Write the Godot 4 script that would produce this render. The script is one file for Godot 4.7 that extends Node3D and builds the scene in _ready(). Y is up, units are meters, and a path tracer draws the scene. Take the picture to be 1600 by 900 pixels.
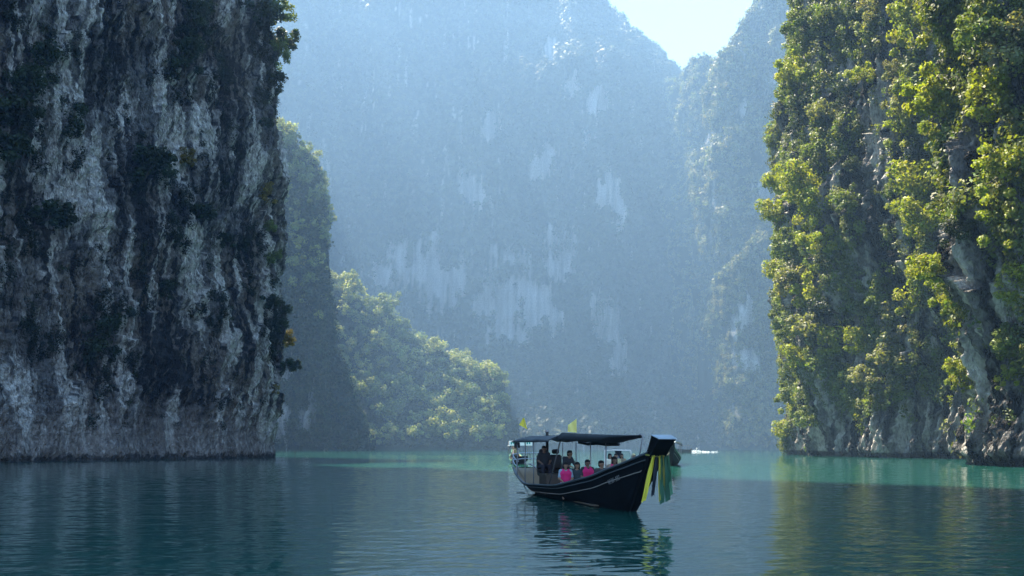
extends Node3D
# A longtail boat on a turquoise lake between limestone cliffs. Camera 1.9 m above the water, in a boat,, looking along -z.

const FOCAL := 1570.0
const HORIZON := 696.0
const EYE := 1.9
const K := 0.76   # the cliffs' plan was first measured for an eye 2.5 m up
var names := {}
var mats := {}
var rng := RandomNumberGenerator.new()
var left_wall: Wall
var right_wall: Wall
var far := {}

# ------------------------------------------------------------------ small helpers
func numbered(called: String) -> String:
	if not names.has(called):
		names[called] = 0
		return called
	names[called] += 1
	return "%s_%03d" % [called, names[called]]

func tag(o: Node3D, label := "", category := "", group := "", kind := "") -> Node3D:
	if label: o.set_meta("label", label)
	if category: o.set_meta("category", category)
	if group: o.set_meta("group", group)
	if kind: o.set_meta("kind", kind)
	return o

func base(called: String, at: Vector3, yaw := 0.0) -> Node3D:
	var o := Node3D.new()
	o.name = numbered(called)
	o.position = at
	o.rotation.y = yaw
	add_child(o)
	return o

func put(called: String, m: Mesh, mat: Material, parent: Node3D = null) -> MeshInstance3D:
	var o := MeshInstance3D.new()
	o.mesh = m
	if mat: o.material_override = mat
	if parent == null:
		o.name = numbered(called)
		add_child(o)
	else:
		o.name = called
		parent.add_child(o, true)
	return o

func at_px(px: float, py: float, d: float) -> Vector3:
	return Vector3((px - 800.0) / FOCAL * d, EYE + (HORIZON - py) / FOCAL * d, -d)

func noise(sd: int, octaves := 3, type := FastNoiseLite.TYPE_SIMPLEX_SMOOTH, ridged := false) -> FastNoiseLite:
	var n := FastNoiseLite.new()
	n.seed = sd
	n.frequency = 1.0
	n.noise_type = type
	n.fractal_type = FastNoiseLite.FRACTAL_RIDGED if ridged else FastNoiseLite.FRACTAL_FBM
	n.fractal_octaves = octaves
	return n

func lin(r: float, g: float, b: float) -> Color:
	return Color(r, g, b).linear_to_srgb()

func mat(key: String, c: Color, rough := 0.8, metal := 0.0) -> StandardMaterial3D:
	if not mats.has(key):
		var m := StandardMaterial3D.new()
		m.albedo_color = c.linear_to_srgb()
		m.roughness = rough
		m.metallic = metal
		m.metallic_specular = 0.4
		mats[key] = m
	return mats[key]

func arrays_mesh(v: PackedVector3Array, n: PackedVector3Array, c: PackedColorArray, idx: PackedInt32Array) -> ArrayMesh:
	var a := []
	a.resize(Mesh.ARRAY_MAX)
	a[Mesh.ARRAY_VERTEX] = v
	a[Mesh.ARRAY_NORMAL] = n
	if c.size(): a[Mesh.ARRAY_COLOR] = c
	a[Mesh.ARRAY_INDEX] = idx
	var m := ArrayMesh.new()
	m.add_surface_from_arrays(Mesh.PRIMITIVE_TRIANGLES, a)
	return m

# ------------------------------------------------------------------ cliffs: a curve in plan, lofted up, displaced outwards
# ctrl rows: [x, z, height, setback of the top, columns to the next row]; side +1 puts the face on the left of the walking direction
class Wall:
	var p: PackedVector3Array
	var n: PackedVector3Array
	var u: PackedFloat32Array
	var h: PackedFloat32Array
	var cols := 0
	var rows := 0
	var front := 0

func cat(a: float, b: float, c: float, d: float, t: float) -> float:
	return 0.5 * (2.0 * b + (c - a) * t + (2.0 * a - 5.0 * b + 4.0 * c - d) * t * t + (3.0 * b - a - 3.0 * c + d) * t * t * t)

func wall(ctrl: Array, side: float, front: int, thick: float, push: Callable, rear := Vector2.ZERO) -> Wall:
	var w := Wall.new()
	var line := []
	for i in ctrl.size() - 1:
		var a = ctrl[maxi(i - 1, 0)]
		var b = ctrl[i]
		var c = ctrl[i + 1]
		var d = ctrl[mini(i + 2, ctrl.size() - 1)]
		var k: int = b[4]
		for j in k:
			var t := float(j) / k
			line.append([cat(a[0], b[0], c[0], d[0], t), cat(a[1], b[1], c[1], d[1], t), cat(a[2], b[2], c[2], d[2], t), lerpf(b[3], c[3], t)])
	var e = ctrl[-1]
	line.append([e[0], e[1], e[2], e[3]])
	for q in line:
		for c in 4: q[c] *= K
	w.cols = line.size()
	var cap := 8
	w.rows = front + cap
	w.front = front
	w.p.resize(w.cols * w.rows)
	w.u.resize(w.cols)
	w.h.resize(w.cols)
	var run := 0.0
	for i in w.cols:
		var q = line[i]
		var q0 = line[maxi(i - 4, 0)]
		var q1 = line[mini(i + 4, w.cols - 1)]
		var dir := Vector2(q1[0] - q0[0], q1[1] - q0[1]).normalized()
		var out := Vector2(dir.y, -dir.x) * side
		if i > 0: run += Vector2(q[0] - line[i - 1][0], q[1] - line[i - 1][1]).length()
		w.u[i] = run
		w.h[i] = q[2]
		for r in w.rows:
			var y: float
			var off: Vector2   # how far the noise pushes the face out, how far it leans back
			if r < front:
				var t := float(r) / (front - 1)
				y = -1.5 + (q[2] + 1.5) * t
				off = push.call(run, y, q[2], q[3])
			else:
				var t := float(r - front + 1) / cap
				y = q[2] * (1.0 - 0.25 * t * t) if r < w.rows - 1 else -2.0
				off = push.call(run, q[2], q[2], q[3]) + Vector2(0, thick * minf(t * 1.15, 1.0))
			var lean := -out if rear == Vector2.ZERO else rear
			w.p[i * w.rows + r] = Vector3(q[0] + out.x * off.x + lean.x * off.y, y, q[1] + out.y * off.x + lean.y * off.y)
	w.n.resize(w.p.size())
	for i in w.cols:
		for r in w.rows:
			var du := w.p[mini(i + 1, w.cols - 1) * w.rows + r] - w.p[maxi(i - 1, 0) * w.rows + r]
			var dv := w.p[i * w.rows + mini(r + 1, w.rows - 1)] - w.p[i * w.rows + maxi(r - 1, 0)]
			w.n[i * w.rows + r] = dv.cross(du).normalized() * side
	return w

func wall_mesh(w: Wall, paint: Callable, side: float) -> ArrayMesh:
	var c := PackedColorArray()
	c.resize(w.p.size())
	for i in w.cols:
		for r in w.rows:
			var k := i * w.rows + r
			c[k] = paint.call(w.p[k], w.n[k], w.u[i], w.h[i])
	var idx := PackedInt32Array()
	idx.resize((w.cols - 1) * (w.rows - 1) * 6)
	var at := 0
	for i in w.cols - 1:
		for r in w.rows - 1:
			var a := i * w.rows + r
			var b := a + w.rows
			if side > 0:
				idx[at] = a; idx[at + 1] = b; idx[at + 2] = b + 1; idx[at + 3] = a; idx[at + 4] = b + 1; idx[at + 5] = a + 1
			else:
				idx[at] = a; idx[at + 1] = b + 1; idx[at + 2] = b; idx[at + 3] = a; idx[at + 4] = a + 1; idx[at + 5] = b + 1
			at += 6
	return arrays_mesh(w.p, w.n, c, idx)

# pixel-measured ridge point: where the base stands (distance d), how far the ridge lies behind it
func ridge(px: float, py: float, d: float, back: float, k: int) -> Array:
	var q := at_px(px, py, (d + back) * K) / K
	return [q.x, -d, maxf(q.y, 1.0), back, k]

func rock_material() -> StandardMaterial3D:
	if mats.has("rock"): return mats.rock
	var m := StandardMaterial3D.new()
	m.vertex_color_use_as_albedo = true
	m.roughness = 0.95
	m.metallic_specular = 0.2
	var t := NoiseTexture2D.new()
	t.width = 1024; t.height = 1024; t.seamless = true
	var n := noise(77, 6)
	n.frequency = 0.012
	t.noise = n
	var ramp := Gradient.new()
	ramp.offsets = PackedFloat32Array([0.0, 0.35, 0.6, 1.0])
	ramp.colors = PackedColorArray([Color(0.45, 0.45, 0.46), Color(0.78, 0.77, 0.76), Color(0.95, 0.95, 0.95), Color(1, 1, 1)])
	t.color_ramp = ramp
	m.albedo_texture = t
	var b := NoiseTexture2D.new()
	b.width = 1024; b.height = 1024; b.seamless = true
	var n2 := noise(78, 6, FastNoiseLite.TYPE_SIMPLEX_SMOOTH, true)
	n2.frequency = 0.016
	b.noise = n2
	m.heightmap_enabled = true
	m.heightmap_texture = b
	m.heightmap_scale = 90.0
	m.uv1_triplanar = true
	m.uv1_world_triplanar = true
	m.uv1_scale = Vector3(0.15, 0.065, 0.15)
	mats["rock"] = m
	return m

# ------------------------------------------------------------------ foliage
class Leaves:
	var v := PackedVector3Array()
	var n := PackedVector3Array()
	var c := PackedColorArray()
	var idx := PackedInt32Array()

# leaf sprigs spread through an ellipsoid, most of them near its outside
func leaf_cloud(L: Leaves, centre: Vector3, rad: Vector3, count: int, size: float, col: Color, droop := 0.0) -> void:
	for k in count:
		var d := Vector3(rng.randfn(), rng.randfn(), rng.randfn()).normalized()
		var pos := centre + d * rad * pow(rng.randf(), 0.45)
		var nn := (d * 0.7 + Vector3(rng.randfn(), rng.randfn() + 0.5, rng.randfn()) * 0.6).normalized()
		var along := Vector3(rng.randfn(), rng.randfn() * 0.6 - droop, rng.randfn())
		along = (along - nn * along.dot(nn)).normalized()
		var across := nn.cross(along)
		var s := size * rng.randf_range(0.6, 1.3)
		var t := rng.randf_range(0.7, 1.35)
		var cc := Color(col.r * t * rng.randf_range(0.9, 1.15), col.g * t, col.b * t * rng.randf_range(0.7, 1.2))
		var b := L.v.size()
		L.v.append(pos - along * s * 0.5)
		L.v.append(pos - across * s * 0.36 + nn * s * 0.08)
		L.v.append(pos + along * s * 0.55 - nn * s * 0.12)
		L.v.append(pos + across * s * 0.36 + nn * s * 0.08)
		var sn := (nn + d * 0.5).normalized()
		for q in 4:
			L.n.append(sn)
			L.c.append(cc)
		L.idx.append_array(PackedInt32Array([b, b + 2, b + 1, b, b + 3, b + 2]))

func leaves_mesh(L: Leaves) -> ArrayMesh:
	return arrays_mesh(L.v, L.n, L.c, L.idx)

func leaf_material() -> StandardMaterial3D:
	if mats.has("leaf"): return mats.leaf
	var m := StandardMaterial3D.new()
	m.vertex_color_use_as_albedo = true
	m.roughness = 0.55
	m.metallic_specular = 0.35
	m.cull_mode = BaseMaterial3D.CULL_DISABLED
	m.backlight_enabled = true
	m.backlight = lin(0.85, 0.88, 0.25)
	mats["leaf"] = m
	return m

func bark() -> StandardMaterial3D:
	return mat("bark", Color(0.06, 0.05, 0.04), 0.9)

# a tapered, bent tube through points; radii a to b
func tube(st: SurfaceTool, pts: PackedVector3Array, ra: float, rb: float, sides := 6) -> void:
	var ring := []
	for i in pts.size():
		var d := (pts[mini(i + 1, pts.size() - 1)] - pts[maxi(i - 1, 0)]).normalized()
		var ax := d.cross(Vector3.UP if absf(d.y) < 0.9 else Vector3.RIGHT).normalized()
		var ay := d.cross(ax)
		var r := lerpf(ra, rb, float(i) / (pts.size() - 1))
		var row := []
		for k in sides:
			var t := TAU * k / sides
			row.append(pts[i] + (ax * cos(t) + ay * sin(t)) * r)
		ring.append(row)
	for i in pts.size() - 1:
		for k in sides:
			var k2 := (k + 1) % sides
			for q in [ring[i][k], ring[i + 1][k], ring[i + 1][k2], ring[i][k], ring[i + 1][k2], ring[i][k2]]: st.add_vertex(q)
	for e in [0, pts.size() - 1]:
		for k in sides:
			var k2 := (k + 1) % sides
			var tri = [pts[e], ring[e][k], ring[e][k2]] if e == 0 else [pts[e], ring[e][k2], ring[e][k]]
			for q in tri: st.add_vertex(q)

func begin(smooth := true) -> SurfaceTool:
	var st := SurfaceTool.new()
	st.begin(Mesh.PRIMITIVE_TRIANGLES)
	st.set_smooth_group(0 if smooth else -1)
	return st

func done(st: SurfaceTool) -> ArrayMesh:
	st.generate_normals()
	return st.commit()

func bend(a: Vector3, b: Vector3, sag: Vector3, k := 6) -> PackedVector3Array:
	var p := PackedVector3Array()
	for i in k + 1:
		var t := float(i) / k
		p.append(a.lerp(b, t) + sag * 4.0 * t * (1.0 - t))
	return p

# a tree as a set of meshes: unit crown radius about 1, foot at the origin, growing up and out along +z by «lean»
func tree_kit(sd: int, tall: float, lean: float, clumps: int, per: int, leaf: float, col: Color, flat := 0.7) -> Dictionary:
	rng.seed = sd
	var top := Vector3(0, tall, lean)
	var trunk := begin()
	tube(trunk, bend(Vector3(0, -0.15, -0.15), top, Vector3(rng.randf_range(-0.1, 0.1), -0.12, 0.1 * lean)), 0.07, 0.03)
	var kit := {"trunk": done(trunk), "branches": []}
	var L := Leaves.new()
	for k in clumps:
		var a := TAU * k / clumps + rng.randf_range(-0.5, 0.5)
		var r := rng.randf_range(0.25, 0.95)
		var c := top + Vector3(cos(a) * r, rng.randf_range(-0.9, 0.55) * flat, sin(a) * r)
		var s := rng.randf_range(0.2, 0.42)
		var t := rng.randf_range(0.75, 1.25)
		leaf_cloud(L, c, Vector3(s, s * rng.randf_range(0.6, 1.15), s), per, leaf, Color(col.r * t * rng.randf_range(0.92, 1.12), col.g * t, col.b * t), 0.3)
		if k % 3 == 0:
			var st := begin()
			tube(st, bend(top * rng.randf_range(0.45, 0.9), c, Vector3(0, 0.08, 0)), 0.03, 0.008, 5)
			kit.branches.append(done(st))
	leaf_cloud(L, top, Vector3(0.75, 0.5 * flat, 0.75), per * 2, leaf, col * 0.9, 0.3)
	kit["crown"] = leaves_mesh(L)
	return kit

func plant(called: String, kit: Dictionary, at: Vector3, yaw: float, size: float, label: String, category: String, group := "", tint := "") -> Node3D:
	var o := base(called, at, yaw)
	o.scale = Vector3.ONE * size
	put("trunk", kit.trunk, bark(), o)
	for b in kit.branches: put("branch", b, bark(), o)
	put("crown", kit.crown, leaf_material(), o)
	return tag(o, label, category, group)

# leaf tufts on a wall's surface where «dens» says so: one mass that nobody could count
func cover(called: String, w: Wall, tuft: Mesh, count: int, size: Vector2, sd: int, dens: Callable, label: String) -> void:
	var r := RandomNumberGenerator.new()
	r.seed = sd
	var xf: Array[Transform3D] = []
	var cl := PackedColorArray()
	for k in count * 4:
		if xf.size() >= count: break
		var i := r.randi_range(1, w.cols - 2)
		var j := r.randi_range(4, w.rows - 3)
		var q := i * w.rows + j
		var p := w.p[q] + (w.p[q + w.rows] - w.p[q]) * r.randf() + (w.p[q + 1] - w.p[q]) * r.randf()
		if p.y < 0.8: continue
		var d: float = dens.call(p, w.n[q], w.u[i])
		if r.randf() > d: continue
		var up := (w.n[q] + Vector3.UP * 0.6).normalized()
		var side := up.cross(Vector3(r.randfn(), r.randfn(), r.randfn())).normalized()
		var s := r.randf_range(size.x, size.y)
		xf.append(Transform3D(Basis(side * s, up * s * r.randf_range(0.6, 1.0), side.cross(up) * s), p + w.n[q] * s * 0.15))
		var t := r.randf_range(0.6, 1.3)
		cl.append(Color(t * r.randf_range(0.85, 1.2), t, t * r.randf_range(0.7, 1.2)))
	var mm := MultiMesh.new()
	mm.transform_format = MultiMesh.TRANSFORM_3D
	mm.use_colors = true
	mm.mesh = tuft
	mm.instance_count = xf.size()
	for k in xf.size():
		mm.set_instance_transform(k, xf[k])
		mm.set_instance_color(k, cl[k])
	var o := MultiMeshInstance3D.new()
	o.name = numbered(called)
	o.multimesh = mm
	o.material_override = leaf_material()
	add_child(o)
	tag(o, label, "foliage", "", "stuff")
	print(called, " ", xf.size())

func tuft_mesh(sd: int, count: int, leaf: float, col: Color, rad := Vector3(0.8, 0.6, 0.8)) -> ArrayMesh:
	rng.seed = sd
	var L := Leaves.new()
	leaf_cloud(L, Vector3(0, 0.25, 0), rad, count, leaf, col, 0.4)
	return leaves_mesh(L)

func px_of(p: Vector3) -> Vector2:
	return Vector2(800.0 + p.x / -p.z * FOCAL, HORIZON - (p.y - EYE) / -p.z * FOCAL)

# how far inside one of the ellipses [px, py, rx, ry] a point shows, 1 in the middle to 0 at the rim and beyond
func inside(q: Vector2, spots: Array) -> float:
	var m := 0.0
	for e in spots:
		var d := Vector2((q.x - e[0]) / e[2], (q.y - e[1]) / e[3]).length()
		m = maxf(m, 1.0 - d)
	return m

# the point of a wall's face that shows nearest to a measured pixel
func find(w: Wall, px: float, py: float) -> Array:
	var best := 1e9
	var at := 0
	for i in range(2, w.cols - 2, 3):
		for j in range(4, w.front, 3):
			var p := w.p[i * w.rows + j]
			var q := px_of(p)
			var e := absf(q.x - px) + absf(q.y - py)
			if e > 60.0: continue
			var cost := maxf(e, 4.0) - p.z * 0.1
			if cost < best:
				best = cost
				at = i * w.rows + j
	return [w.p[at], w.n[at]]

func _ready() -> void:
	rng.seed = 11
	var cam := Camera3D.new()
	cam.name = "camera"
	cam.projection = Camera3D.PROJECTION_FRUSTUM
	cam.near = 0.5
	cam.far = 6000.0
	cam.size = 2.0 * 0.5 * 450.0 / FOCAL
	cam.frustum_offset = Vector2(0, 0.5 * (HORIZON - 450.0) / FOCAL)
	cam.position = Vector3(0, EYE, 0)
	add_child(cam)
	var we := WorldEnvironment.new()
	we.name = "environment"
	var env := Environment.new()
	env.background_mode = Environment.BG_SKY
	var sky := Sky.new()
	var sm := ProceduralSkyMaterial.new()
	sm.sky_top_color = Color(0.42, 0.60, 0.80)
	sm.sky_horizon_color = Color(0.82, 0.88, 0.97)
	sm.sky_curve = 0.22
	sm.ground_bottom_color = Color(0.2, 0.25, 0.25)
	sm.ground_horizon_color = Color(0.6, 0.68, 0.72)
	sky.sky_material = sm
	env.sky = sky
	env.tonemap_mode = Environment.TONE_MAPPER_LINEAR
	env.tonemap_exposure = 5.6
	env.background_energy_multiplier = 0.55
	env.sdfgi_enabled = true
	env.ssao_enabled = true
	env.ssil_enabled = true
	env.fog_enabled = true
	env.fog_density = 0.0003
	env.fog_light_color = Color(0.66, 0.835, 1.0)
	env.volumetric_fog_enabled = true
	env.volumetric_fog_density = 0.0
	we.environment = env
	add_child(we)
	var sun := DirectionalLight3D.new()
	sun.name = "sun"
	sun.light_energy = 1.6
	sun.light_color = Color(1.0, 0.95, 0.86)
	sun.light_angular_distance = 0.8
	sun.shadow_enabled = true
	var az := deg_to_rad(40.0)
	var el := deg_to_rad(58.0)
	sun.look_at_from_position(Vector3(-sin(az) * cos(el), sin(el), -cos(az) * cos(el)), Vector3.ZERO)
	add_child(sun)

	var bank := FogVolume.new()
	bank.name = "haze_bank"
	bank.shape = RenderingServer.FOG_VOLUME_SHAPE_BOX
	bank.size = Vector3(1060, 240, 420)
	bank.position = Vector3(0, 118, -568)
	var fm := FogMaterial.new()
	fm.albedo = Color(0.66, 0.835, 1.0)
	fm.density = 0.0020
	bank.material = fm
	add_child(bank)
	tag(bank, "blue morning haze filling the far end of the valley", "haze", "", "stuff")

	build_water()
	build_left_cliff()
	build_right_cliff()
	build_far()
	build_boats()
	plant_left()
	plant_right()
	plant_far()

func build_water() -> void:
	var m := StandardMaterial3D.new()
	m.albedo_color = lin(0.010, 0.068, 0.053)
	m.roughness = 0.06
	m.metallic_specular = 0.5
	var xs := PackedFloat32Array()
	var x := 0.0
	var s := 0.12
	while x < 2500.0:
		xs.append(x)
		if x > 20.0: s *= 1.035
		x += s
	var full := PackedFloat32Array()
	for i in range(xs.size() - 1, 0, -1): full.append(-xs[i])
	full.append_array(xs)
	var zs := PackedFloat32Array()
	var z := -300.0
	for q in [-300.0, -80.0, -20.0, 0.0, 6.0, 9.0, 11.0]: zs.append(q)
	z = 12.0
	s = 0.08
	while z < 3000.0:
		zs.append(z)
		s = maxf(0.08, z * 0.0035) if z < 320.0 else s * 1.15
		z += s
	var n1 := noise(5, 3)
	var n2 := noise(6, 2)
	var n3 := noise(7, 2)
	var v := PackedVector3Array()
	var nn := PackedVector3Array()
	var cx := full.size()
	var cz := zs.size()
	v.resize(cx * cz)
	nn.resize(cx * cz)
	for j in cz:
		var zz := zs[j]
		var fade := clampf(1.0 - (zz - 150.0) / 250.0, 0.0, 1.0) * (1.0 if zz > 9.5 else 0.0)
		for i in cx:
			var xx := full[i]
			var y := 0.0
			if fade > 0.0 and absf(xx) < zz * 0.75 + 15.0:
				var calm := 0.65 + 0.5 * n3.get_noise_2d(xx * 0.012, zz * 0.02)
				y = fade * calm * (0.032 * n1.get_noise_2d(xx * 0.35, zz * 0.7) + 0.016 * n2.get_noise_2d(xx * 1.5, zz * 2.6))
			v[j * cx + i] = Vector3(xx, y, -zz)
	for j in cz:
		for i in cx:
			var dx := v[j * cx + mini(i + 1, cx - 1)] - v[j * cx + maxi(i - 1, 0)]
			var dz := v[maxi(j - 1, 0) * cx + i] - v[mini(j + 1, cz - 1) * cx + i]
			nn[j * cx + i] = dz.cross(dx).normalized()
	var idx := PackedInt32Array()
	idx.resize((cx - 1) * (cz - 1) * 6)
	var at := 0
	for j in cz - 1:
		for i in cx - 1:
			var a := j * cx + i
			var b := a + cx
			idx[at] = a; idx[at + 1] = b; idx[at + 2] = b + 1; idx[at + 3] = a; idx[at + 4] = b + 1; idx[at + 5] = a + 1
			at += 6
	print("water ", v.size())
	var o := put("lake_water", arrays_mesh(v, nn, PackedColorArray(), idx), m)
	tag(o, "turquoise lake water with fine ripples between the cliffs", "water", "", "structure")

func build_left_cliff() -> void:
	var big := noise(21, 3)
	var flute := noise(22, 4)
	var small := noise(23, 3)
	var stain := noise(24, 4)
	var stain2 := noise(25, 3)
	var ctrl := [
		[-170.0, 30.0, 110.0, 14.0, 20], [-125.0, -10.0, 140.0, 14.0, 20], [-105.0, -60.0, 250.0, 8.0, 24], [-86.0, -105.0, 270.0, 4.0, 30], [-81.0, -142.0, 125.0, 4.0, 30],
		[-77.0, -151.0, 100.0, 3.0, 230], [-63.0, -182.0, 100.0, 2.0, 230], [-51.5, -209.0, 106.0, 2.0, 60], [-54.0, -217.0, 104.0, 4.0, 40], [-72.0, -225.0, 80.0, 8.0, 20], [-120.0, -238.0, 70.0, 8.0, 10]]
	var push := func(u: float, y: float, H: float, back: float) -> Vector2:
		var lowband := clampf((y - 1.5) / 5.0, 0.3, 1.0)
		var b := big.get_noise_2d(u * 0.045, y * 0.035) * 2.6
		var zone := 0.5 + 0.9 * big.get_noise_2d(u * 0.09 + 80.0, y * 0.05)
		var f := (1.0 - absf(flute.get_noise_2d(u * 0.20, y * 0.03)) * 2.0) * clampf(zone, 0.15, 1.2)
		var hang := (y + 9.0 * big.get_noise_2d(u * 0.12 + 11.0, y * 0.04)) / 8.5
		hang -= floorf(hang)
		var g := small.get_noise_2d(u * 1.0, y * 0.16) * 0.55 + small.get_noise_2d(u * 0.5 + 40.0, y * 0.5) * 0.6 + small.get_noise_2d(u * 2.2 + 70.0, y * 1.5) * 0.28
		var o := b + (f * 1.1 + g + hang * hang * 1.1 * clampf(1.4 - zone, 0.2, 1.0)) * lowband
		var lip := 0.9 + 0.8 * small.get_noise_2d(u * 0.35 + 200.0, 3.0)
		if y < lip: o -= (lip - y) * (0.5 + 0.5 * small.get_noise_2d(u * 0.8, 8.0))
		return Vector2(o + 1.6 * exp(-maxf(y, 0.0) / 14.0), back * pow(clampf(y / H, 0.0, 1.0), 3.0))
	var w := wall(ctrl, -1.0, 460, 26.0, push)
	var paint := func(p: Vector3, n: Vector3, u: float, H: float) -> Color:
		var wx := stain2.get_noise_2d(u * 0.09, p.y * 0.05) * 3.0
		var v := u + wx * 0.35
		var zone := big.get_noise_2d(u * 0.075 + 300.0, p.y * 0.045 + 70.0)
		var mottle := stain2.get_noise_2d(u * 1.1, p.y * 0.7 + 33.0)
		var drip := stain.get_noise_2d(v * 1.3, p.y * 0.035)
		var wide := stain.get_noise_2d(v * 0.34 + 50.0, p.y * 0.034)
		var fine := small.get_noise_2d(u * 3.4, p.y * 0.8)
		var c := Color(0.205, 0.20, 0.19).lerp(Color(0.24, 0.21, 0.175), smoothstep(-0.15, 0.35, big.get_noise_2d(u * 0.05, p.y * 0.03 + 400.0)))
		c = c.lerp(Color(0.70, 0.68, 0.63), smoothstep(-0.02, 0.30, wide + zone * 0.5 + drip * 0.6 + mottle * 0.12 + 0.05))
		c = c.lerp(Color(0.024, 0.024, 0.024), smoothstep(0.02, 0.26, drip * 0.95 - zone * 0.8 + mottle * 0.34 + fine * 0.25 - wide * 0.2) * smoothstep(3.0, 9.0, p.y) * 0.93)
		c = c * (1.0 + 0.5 * fine + 0.3 * mottle)
		var s := wide
		var s2 := mottle * 0.6 + fine * 0.5
		var low := 1.0 - smoothstep(3.0, 7.0, p.y + s * 5.0)
		c = c.lerp(Color(0.27, 0.235, 0.205).lerp(Color(0.42, 0.40, 0.38), smoothstep(0.1, 0.45, s2)), low * 0.8)
		if p.y < 0.55 + 0.6 * mottle + 0.5 * wide: c = c.lerp(Color(0.03, 0.028, 0.025), 0.75)
		return c
	var o := put("limestone_cliff", wall_mesh(w, paint, -1.0), rock_material())
	left_wall = w
	tag(o, "tall shaded limestone cliff with black streaks rising from the lake, nearest on the left", "cliff", "", "structure")
	# the tower of rock behind it, out of the frame, whose shadow lies over the near water
	var fin := [[-260.0, -205.0, 250.0, 30.0, 16], [-170.0, -180.0, 330.0, 16.0, 24], [-110.0, -162.0, 340.0, 6.0, 24], [-91.0, -168.0, 335.0, 2.0, 16], [-90.0, -186.0, 330.0, 2.0, 16], [-112.0, -196.0, 330.0, 6.0, 24], [-180.0, -215.0, 300.0, 20.0, 8]]
	var ragged := func(u: float, y: float, H: float, back: float) -> Vector2:
		return push.call(u, y, H, back) + Vector2(7.0 * big.get_noise_2d(u * 0.05, y * 0.045) + 4.0 * small.get_noise_2d(u * 0.1, y * 0.09), 0.0)
	w = wall(fin, -1.0, 160, 18.0, ragged)
	tag(put("mountain", wall_mesh(w, paint, -1.0), rock_material()), "tower of limestone rising behind the shaded left cliff", "mountain", "", "structure")
	cover("tower_forest", w, tuft_mesh(331, 24, 0.6, Color(0.05, 0.065, 0.025)), 1600, Vector2(2.0, 8.5), 12, func(p: Vector3, n: Vector3, uu: float) -> float: return (1.0 if p.x > -82.0 else 0.25) if p.y > 110.0 else 0.0, "trees on the limestone tower behind the left cliff")

func build_right_cliff() -> void:
	var big := noise(31, 3)
	var flute := noise(32, 4)
	var small := noise(33, 3)
	var stain := noise(34, 4)
	var ctrl := [
		[150.0, -330.0, 90.0, 10.0, 12], [100.0, -296.0, 100.0, 8.0, 24], [80.0, -276.0, 105.0, 4.0, 60], [74.5, -262.0, 112.0, 2.0, 90], [72.0, -231.0, 110.0, 2.0, 110], [77.0, -201.0, 104.0, 2.0, 110], [84.0, -178.0, 100.0, 3.0, 50],
		[82.0, -150.0, 95.0, 3.0, 60], [68.0, -136.0, 90.0, 2.0, 60], [59.5, -126.0, 88.0, 0.0, 120], [59.5, -115.0, 88.0, 0.0, 60], [70.0, -104.0, 84.0, 3.0, 30], [95.0, -92.0, 80.0, 6.0, 14], [140.0, -80.0, 70.0, 8.0, 8]]
	var push := func(u: float, y: float, H: float, back: float) -> Vector2:
		var b := big.get_noise_2d(u * 0.04, y * 0.03) * 3.0
		var f := 1.0 - absf(flute.get_noise_2d(u * 0.18 + b * 0.1, y * 0.02)) * 2.0
		var g := small.get_noise_2d(u * 0.8, y * 0.12) * 0.8 + small.get_noise_2d(u * 0.5 + 40.0, y * 0.5) * 0.6 + small.get_noise_2d(u * 2.0 + 70.0, y * 1.1) * 0.35
		var hang := (y + 9.0 * big.get_noise_2d(u * 0.1 + 11.0, y * 0.04)) / 9.5
		hang -= floorf(hang)
		var o := b + f * 1.9 + g + hang * hang * 1.5 * smoothstep(10.0, 18.0, y)
		if y < 1.2: o -= (1.2 - y) * 0.7
		return Vector2(o + 1.5 * smoothstep(8.0, 40.0, y), back * pow(clampf(y / H, 0.0, 1.0), 3.0))
	var w := wall(ctrl, -1.0, 300, 30.0, push)
	var paint := func(p: Vector3, n: Vector3, u: float, H: float) -> Color:
		var s := stain.get_noise_2d(u * 0.38, p.y * 0.045)
		var s2 := small.get_noise_2d(u * 1.3 + 90.0, p.y * 0.16) + small.get_noise_2d(u * 2.6, p.y * 1.1) * 0.7
		var c := Color(0.20, 0.195, 0.185)
		c = c.lerp(Color(0.62, 0.60, 0.55), smoothstep(0.04, 0.32, s + s2 * 0.3))
		c = c.lerp(Color(0.028, 0.028, 0.028), smoothstep(0.02, 0.22, -s + s2 * 0.3))
		if p.y < 0.9: c = c.lerp(Color(0.03, 0.028, 0.025), 0.8)
		return c
	var o := put("limestone_cliff", wall_mesh(w, paint, -1.0), rock_material())
	right_wall = w
	tag(o, "sunlit limestone cliff overgrown with shrubs and trees, on the right of the lake", "cliff", "", "structure")
	print("right ", w.p.size())

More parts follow.
